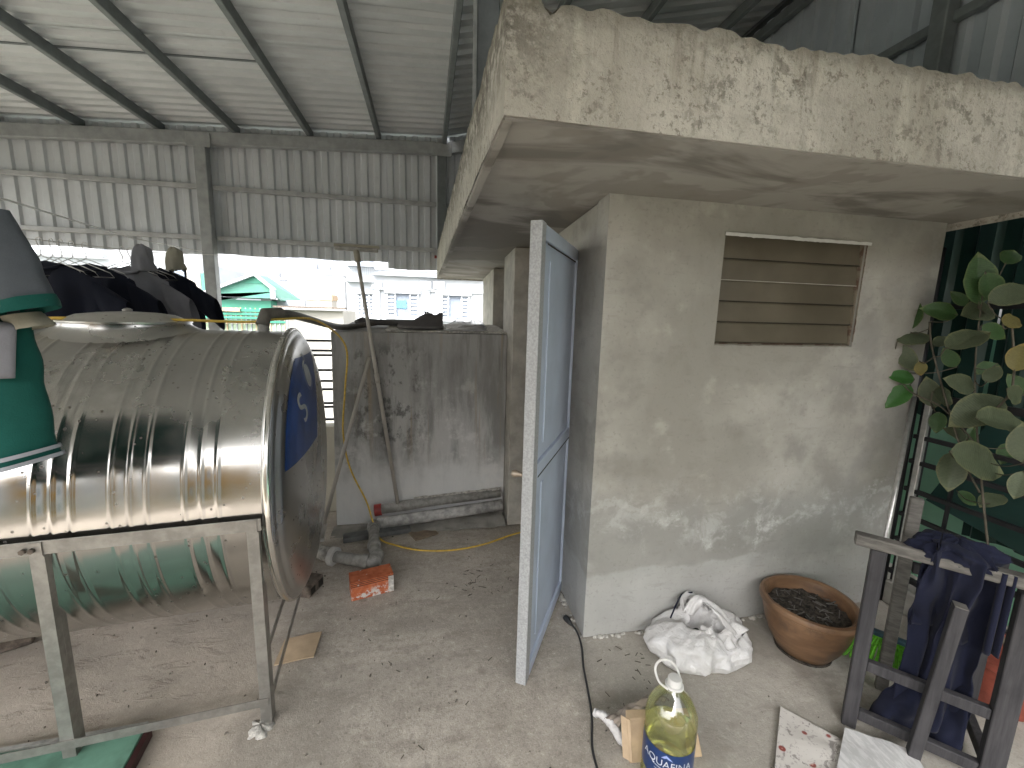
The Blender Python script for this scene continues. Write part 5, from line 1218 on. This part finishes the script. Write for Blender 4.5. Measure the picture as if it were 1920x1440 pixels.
MB().tube(spline([V((-1.30,1.25,1.765)), V((-1.2,1.22,1.72)), V((-1.10,1.25,1.765)), V((-1.2,1.31,1.775)), V((-1.30,1.25,1.765))], 6), .009, 6, False).build('collar', M['green_cloth'], ns, smooth=True)
bs = empty('black_garment', lpos(1.2), 'black garment slung over the line above the green shirt', 'garment')
tube2(edge([(-1.2,1.22,1.815),(-1.2,1.22,1.78)]), edge([(-.955,1.22,1.812),(-.925,1.21,1.772)]), .03, 6, 20, .006, 8.).build('cloth', M['black_cloth'], bs, smooth=True)
# rack of dark shirts further along the line
for i, (t, dx, wd, lab, ms, sd, hl) in enumerate((
    (2.68,0,.62,'black t-shirt with wide sagging neck nearest the tank lid', ('black_cloth','black_cloth'), 2, 'wire hanger in front, holding the black shirt with sagging neck'),
    (2.93,0,.56,'plain black t-shirt second in the row above the tank', ('black_cloth','black_cloth'), 5, 'wire hanger holding the plain black shirt second in the row'),
    (3.18,.02,.54,'grey t-shirt hanging between two black shirts', ('grey_cloth','grey_cloth'), 7, 'wire hanger holding the grey shirt between black ones'),
    (3.40,.04,.54,'black t-shirt at the far end of the row beside the shed post', ('black_cloth','black_cloth'), 11, 'rearmost wire hanger, nearest the shed post'))):
    p = lpos2(t)+V((dx,0,0))
    hanger_at(lpos2(t), lrz*.4, .42, hl)
    shirt_at(p, lrz*.4, lab, (M[ms[0]], M[ms[1]]), wd, .66, .20, -.085, None, 0., None, None, sd, 'dark t-shirts hung in a row on the line', .5 if i == 0 else 0)
for i, t in enumerate((2.74,2.79,2.85,3.24,3.30)):
    hanger_at(lpos2(t), lrz*.4+R(10*i-20), .40, ('bare wire hanger, nearest of the empty ones','bare wire hanger, second of the empty ones','bare wire hanger, third of the empty ones','bare wire hanger beside the grey bunched cloth','bare wire hanger beside the beige bunched cloth')[i])
def cap_at(c, mat, label, s=1.):
    e = empty('bunched_cloth', c, label, 'cloth'); C_ = V(c)
    def f(u, v):
        a = 2*math.pi*u; r = .075*s*math.sin(math.pi/2*min(1, v*1.05))**.62*(1+.30*nz(math.cos(a)*2, math.sin(a)*2, v*2)+.05*math.sin(5*a+v*3)); return C_+V((r*math.cos(a), r*.55*math.sin(a), .18*s*(1-v**1.5)-.07+.018*nz(math.cos(a)*3, math.sin(a)*3, v*5)))
    MB().grid(f, 26, 14, True).build('cloth', mat, e, smooth=True)
cap_at(at(268,486,1,3.02), M['grey_cloth'], 'grey cloth bunched on a hanger over the black shirts', .85)
cap_at(at(328,486,1,3.32), M['beige_cloth'], 'beige cloth bunched on a hanger by the far shirts', .8)

# ================================================================== BACKDROP
def facade(name, label, px0, py0, px1, py1, Y, depth, mat, cat='building'):
    a, b = at(px0, py0, 1, Y), at(px1, py1, 1, Y)
    e = empty(name, (a.x, Y, -9), label, cat); MB().box((a.x, Y, -9), (b.x, Y+depth, a.z)).build('wall', M[mat], e); return e, a, b
def panel(e, name, px0, py0, px1, py1, Y, mat, t=.05, dy=0., par=None):
    a, b = at(px0, py0, 1, Y), at(px1, py1, 1, Y)
    return MB().box((min(a.x,b.x), Y-t-dy, min(a.z,b.z)), (max(a.x,b.x), Y-dy-.002, max(a.z,b.z))).build(name, M[mat], par or e)
M['white_wall'] = plain('white_house_paint', (.50,.52,.55), .8, 0, .05, .8)
M['pale_grey_wall'] = plain('pale_grey_render', (.40,.41,.43), .85, 0, .1, .5)
M['off_white'] = plain('off_white_wall', (.42,.40,.365), .85, 0, .08, .6)
M['roof_green'] = m_sheet('sea_green_roof_sheet', (.075,.23,.175), (.06,.19,.145))
M['wall_green'] = m_sheet('green_gable_sheet', (.04,.22,.15), (.035,.18,.125))
M['lattice'] = plain('pale_green_lattice', (.33,.42,.30), .8, 0, .2, 2)
M['pane'] = plain('blue_grey_pane', (.20,.23,.28), .3, 0, .1, 2)
M['blind'] = plain('grey_blind', (.30,.32,.36), .7, 0, .1, 3)
M['blue_thing'] = plain('blue_cloth_in_window', (.10,.36,.55), .8)
M['tan'] = plain('tan_tarp', (.50,.36,.24), .8, 0, .2, 2)
# white house with shuttered windows
YH = 23.
wh, a, b = facade('white_house', 'white house with shuttered windows and stepped cornice behind the cistern', 648, 478, 920, 700, YH, 9, 'white_wall')
panel(wh, 'cornice', 700, 516, 905, 524, YH, 'white_wall', .35); panel(wh, 'cornice', 650, 524, 702, 530, YH, 'white_wall', .40)
panel(wh, 'string_course', 700, 543, 905, 546, YH, 'white_wall', .14); panel(wh, 'parapet', 702, 490, 905, 515, YH, 'pale_grey_wall', .12)
for x in (706, 797, 822): panel(wh, 'pilaster', x-6, 527, x+8, 640, YH, 'white_wall', .16); panel(wh, 'capital', x-9, 528, x+11, 543, YH, 'white_wall', .24)
for (x0, x1, y0_, y1_) in ((671,701,548,595),(726,784,547,597),(827,878,551,601)):
    fr_ = panel(wh, 'window', x0, y0_, x1, y1_, YH, 'pane', .04, .0)
    a0, b0 = at(x0, y0_, 1, YH), at(x1, y1_, 1, YH); n_ = 7
    for (fx0, fx1) in (((0,.24),(.76,1)) if x1-x0 > 40 else ((0,.46),(.54,1))):
        for i in range(n_):
            zt = a0.z+(b0.z-a0.z)*(i+.12)/n_; zb = a0.z+(b0.z-a0.z)*(i+.62)/n_
            MB().box((a0.x+(b0.x-a0.x)*fx0, YH-.09, zb), (a0.x+(b0.x-a0.x)*fx1, YH-.05, zt)).build('louvre', M['white_wall'], fr_)
    for fx in (0, .26, .74, 1): MB().box((a0.x+(b0.x-a0.x)*fx-.035, YH-.13, b0.z), (a0.x+(b0.x-a0.x)*fx+.035, YH-.045, a0.z)).build('mullion', M['white_wall'], fr_)
    for zz in (a0.z, b0.z): MB().box((a0.x-.12, YH-.2, zz-.06), (b0.x+.12, YH-.046, zz+.06)).build('sill', M['white_wall'], fr_)
    if x1-x0 > 55: panel(wh, 'blue_cloth', 744, 563, 762, 578, YH, 'blue_thing', .02, .06, fr_)
bal = panel(wh, 'balcony', 652, 499, 702, 502, YH, 'blind', .5)
for i in range(13): panel(wh, 'baluster', 652+4.1*i, 502, 653+4.1*i, 517, YH, 'blind', .03, .45, bal)
panel(wh, 'upper_window', 674, 488, 700, 497, YH, 'pane', .05)
# grey building with rooftop scaffold rails
YG = 34.
gh, a, b = facade('grey_block', 'pale grey block with thin roof railings beyond the green roof', 512, 511, 652, 700, YG, 8, 'pale_grey_wall')
panel(gh, 'parapet', 590, 506, 652, 511, YG, 'white_wall', .3)
for i, x in enumerate((512,516,524,538,560,585,610,640)): panel(gh, 'rail_post', x, 484, x+.9, 520 if i < 3 else 511, YG, 'blind', .05, .02)
for y_ in (485,491,497,503): panel(gh, 'rail', 512, y_, 640, y_+.7, YG, 'blind', .04, .02)
for x, yt in ((594,495),(618,500),(641,492)): panel(gh, 'stub_column', x, yt, x+2, 507, YG, 'blind', .15, .05)
for x in (545,556): panel(gh, 'dark_frame', x-28, 512+(x-545), x-18, 526, YG, 'blind', .05, .02)
# cream low building with pyramid cage
YC = 17.
cb, a, b = facade('cream_outbuilding', 'low cream outbuilding with flat ledge right of the green roof', 536, 580, 648, 720, YC, 3, 'off_white')
panel(cb, 'ledge', 518, 573, 650, 580, YC, 'old_brick', .35); panel(cb, 'gutter', 540, 580.5, 640, 583.5, YC, 'white_wall', .22)
panel(cb, 'dark_corner', 534, 583, 538, 640, YC, 'blind', .04); MB().tube([at(532,585,1,YC-.3), at(539,590,1,YC-.3), at(540,640,1,YC-.3)], .03, 6).build('drain', M['blind'], cb)
cg = empty('pyramid_cage', tuple(at(600,575,1,YC+1)), 'small pyramid topped cage standing on the cream outbuilding', 'cage')
q0, q1 = at(574,573,1,YC+.6), at(622,573,1,YC+.6); qa = at(601,530,1,YC+1.1); qz0, qz1 = at(574,562,1,YC+.6).z, at(574,552,1,YC+.6).z
MB().box((q0.x,YC+.6,q0.z-.1),(q1.x,YC+1.6,qz0)).build('base', M['off_white'], cg); MB().box((q0.x-.04,YC+.56,qz0),((q0.x+q1.x)/2+.05,YC+1.64,qz1)).build('band', M['cream'], cg); MB().box(((q0.x+q1.x)/2+.052,YC+.56,qz0),(q1.x+.04,YC+1.64,qz1)).build('band', M['tan'], cg)
for i in range(7):
    for yy in (YC+.6, YC+1.6): MB().tube([(q0.x+(q1.x-q0.x)*i/6, yy, qz1), tuple(qa)], .012, 5).build('rib', M['blind'], cg)
mb = MB(); mb.add([(q0.x,YC+.6,qz1),(q1.x,YC+.6,qz1),(q1.x,YC+1.6,qz1),(q0.x,YC+1.6,qz1),tuple(qa-Z*.03)], [(0,1,4),(1,2,4),(2,3,4),(3,0,4)]); mb.build('net', M['lattice'], cg)
MB().tube([at(623,545,1,YC+1), at(623,575,1,YC+1)], .02, 6).build('pole', M['blind'], cg)
# green roofed house
YR = 20.; gr_ = empty('green_roof_house', (-8,YR,-9), 'house with sea green metal gable roof and white trim', 'house')
ap, lf_, rt = at(479,517,1,YR), at(300,588,1,YR), at(517,547,1,YR); le = at(400,546,1,YR)
sl_ = (ap.z-le.z)/(ap.x-le.x); lf_ = V((-10.4, YR, ap.z-sl_*(ap.x+10.4))); ra = at(505,520,1,YR+4.5); re_ = at(578,571,1,YR+4.5); rf = at(520,562,1,YR)
mb = MB(); mb.add([tuple(ap), tuple(rt), tuple(at(517,562,1,YR)), (lf_.x,YR,at(400,557,1,YR).z), tuple(lf_)], [(4,3,2,1,0)]); mb.build('gable', M['roof_green'], gr_)
mb = MB(); mb.add([tuple(ap-Z*.0+V((0,-.02,0))), tuple(at(455,531,1,YR-.02)), tuple(at(505,532,1,YR-.02))], [(0,1,2)]); mb.build('gable_peak', M['wall_green'], gr_)
mb = MB(); mb.add([tuple(ap+Z*.05), tuple(rf+V((.10,0,0))), tuple(re_), tuple(ra)], [(0,1,2,3)]); mb.build('roof', M['roof_green'], gr_, solid=.05)
mb = MB(); mb.add([tuple(ap+Z*.05), tuple(ra), (lf_.x, YR+4.5, lf_.z), tuple(lf_+Z*.05)], [(0,1,2,3)]); mb.build('roof', M['roof_green'], gr_, solid=.05)
for p_, q_ in ((ap, lf_), (ap, rt)): MB().bar(p_+V((0,-.1,.06)), q_+V((0,-.1,.06)), .2, .10).build('verge', M['white_wall'], gr_)
MB().bar(ra+Z*.08, re_+Z*.08, .2, .12).build('verge', M['white_wall'], gr_)
panel(gr_, 'corner_post', 508, 540, 518, 562, YR, 'white_wall', .12, .02); panel(gr_, 'gutter', 396, 556, 545, 560.5, YR, 'blind', .25)
a_, b_ = at(396,560.5,1,YR), at(512,640,1,YR); MB().box((lf_.x,YR+.02,-9),(b_.x,YR+.9,a_.z)).build('wall', M['wall_green'], gr_)
panel(gr_, 'lean_to', 512, 562, 574, 575, YR+1, 'blind', .2)
lt = empty('lattice_fence', (-8,16,-9), 'pale green lattice fence below the green roofed house', 'fence')
y_f = 16.; l0, l1 = at(396,578,1,y_f), at(536,640,1,y_f)
MB().box((-9.,y_f,-9),(l1.x,y_f+.05,l0.z)).build('backing', M['lattice'], lt)
for i in range(16): 
    x = l0.x+(l1.x-l0.x)*i/15; MB().box((x-.016,y_f-.03,l1.z),(x+.016,y_f-.004,l0.z+.05)).build('stake', M['blind' if i % 3 else 'tan'], lt)
for y_ in (580,587,594,601): panel(lt, 'lath', 300, y_, 536, y_+1.3, y_f, 'wall_green', .02, .035)
panel(lt, 'tarp', 404, 576, 452, 584, y_f, 'tan', .05, .06); panel(lt, 'shelf', 380, 604, 500, 607, y_f, 'tan', .1, .06)
# large white block seen behind the laundry
YW = 26.
wb2, a, b = facade('white_block', 'long white building with flat roof behind the laundry', -420, 458, 398, 720, YW, 8, 'white_wall')
panel(wb2, 'parapet', -420, 455, 200, 459, YW, 'white_wall', .4); panel(wb2, 'teal_edge', 378, 512, 396, 545, YW, 'roof_green', .1); panel(wb2, 'recess', 345, 500, 378, 540, YW, 'off_white', .05)
for x in (60,170,260,320): panel(wb2, 'window', x, 500, x+34, 545, YW, 'pane', .05)

# street side behind the viewer (mirrored in the tank)
tag(MB().box((-6.4,-2.72,0),(3.0,-2.60,.30)).build('street_parapet', M['cream'], bev=.01), 'low cream parapet at the street edge of the roof', 'parapet')
fr2 = empty('street_railing', (-2,-2.66,.3), 'pale green railing of horizontal bars along the street edge', 'railing')
M['pale_green'] = plain('pale_green_iron', (.36,.46,.36), .5, 0, .1, 10)
for z in (.42,.56,.70,.84,1.0): MB().bar((-6.4,-2.66,z),(3.0,-2.66,z),.03,.03).build('rail', M['pale_green'], fr2)
for i in range(10): MB().box((-6.3+i*1.0,-2.675,.30),(-6.27+i*1.0,-2.645,1.02)).build('upright', M['black_iron'], fr2)
for i, (x0, x1, z1, mt) in enumerate(((-26,-15,3.2,'off_white'),(-14.5,-8.6,6.0,'ochre'),(-8.4,-5.6,4.6,'white_wall'),(-5.4,.4,5.6,'ochre'),(.6,6,7.5,'off_white'),(6.3,16,5.,'pale_grey_wall'))):
    if mt == 'ochre' and 'ochre' not in M: M['ochre'] = plain('ochre_house_paint', (.30,.165,.03), .8, 0, .1, .6)
    e = empty('street_house', (x0,-13,-9), ('off white house far left across the street','tall ochre house left across the street','narrow white house between two ochre ones','ochre house opposite the hut','off white house right across the street','grey house far right across the street')[i], 'house', 'houses across the street')
    MB().box((x0,-19,-9),(x1,-13,z1)).build('wall', M[mt], e)
    n_ = max(1, int((x1-x0)/2.2))
    for r_ in range(3):
        for c_ in range(n_):
            cx = x0+(x1-x0)*(c_+.5)/n_; zz = z1-1.9-2.9*r_
            MB().box((cx-.55,-13.02,zz-.75),(cx+.55,-12.9,zz+.75)).build('window', M['pane'], e)
            MB().box((cx-.65,-12.92,zz-.85),(cx+.65,-12.7,zz-.75)).build('sill', M['white_wall'], e)
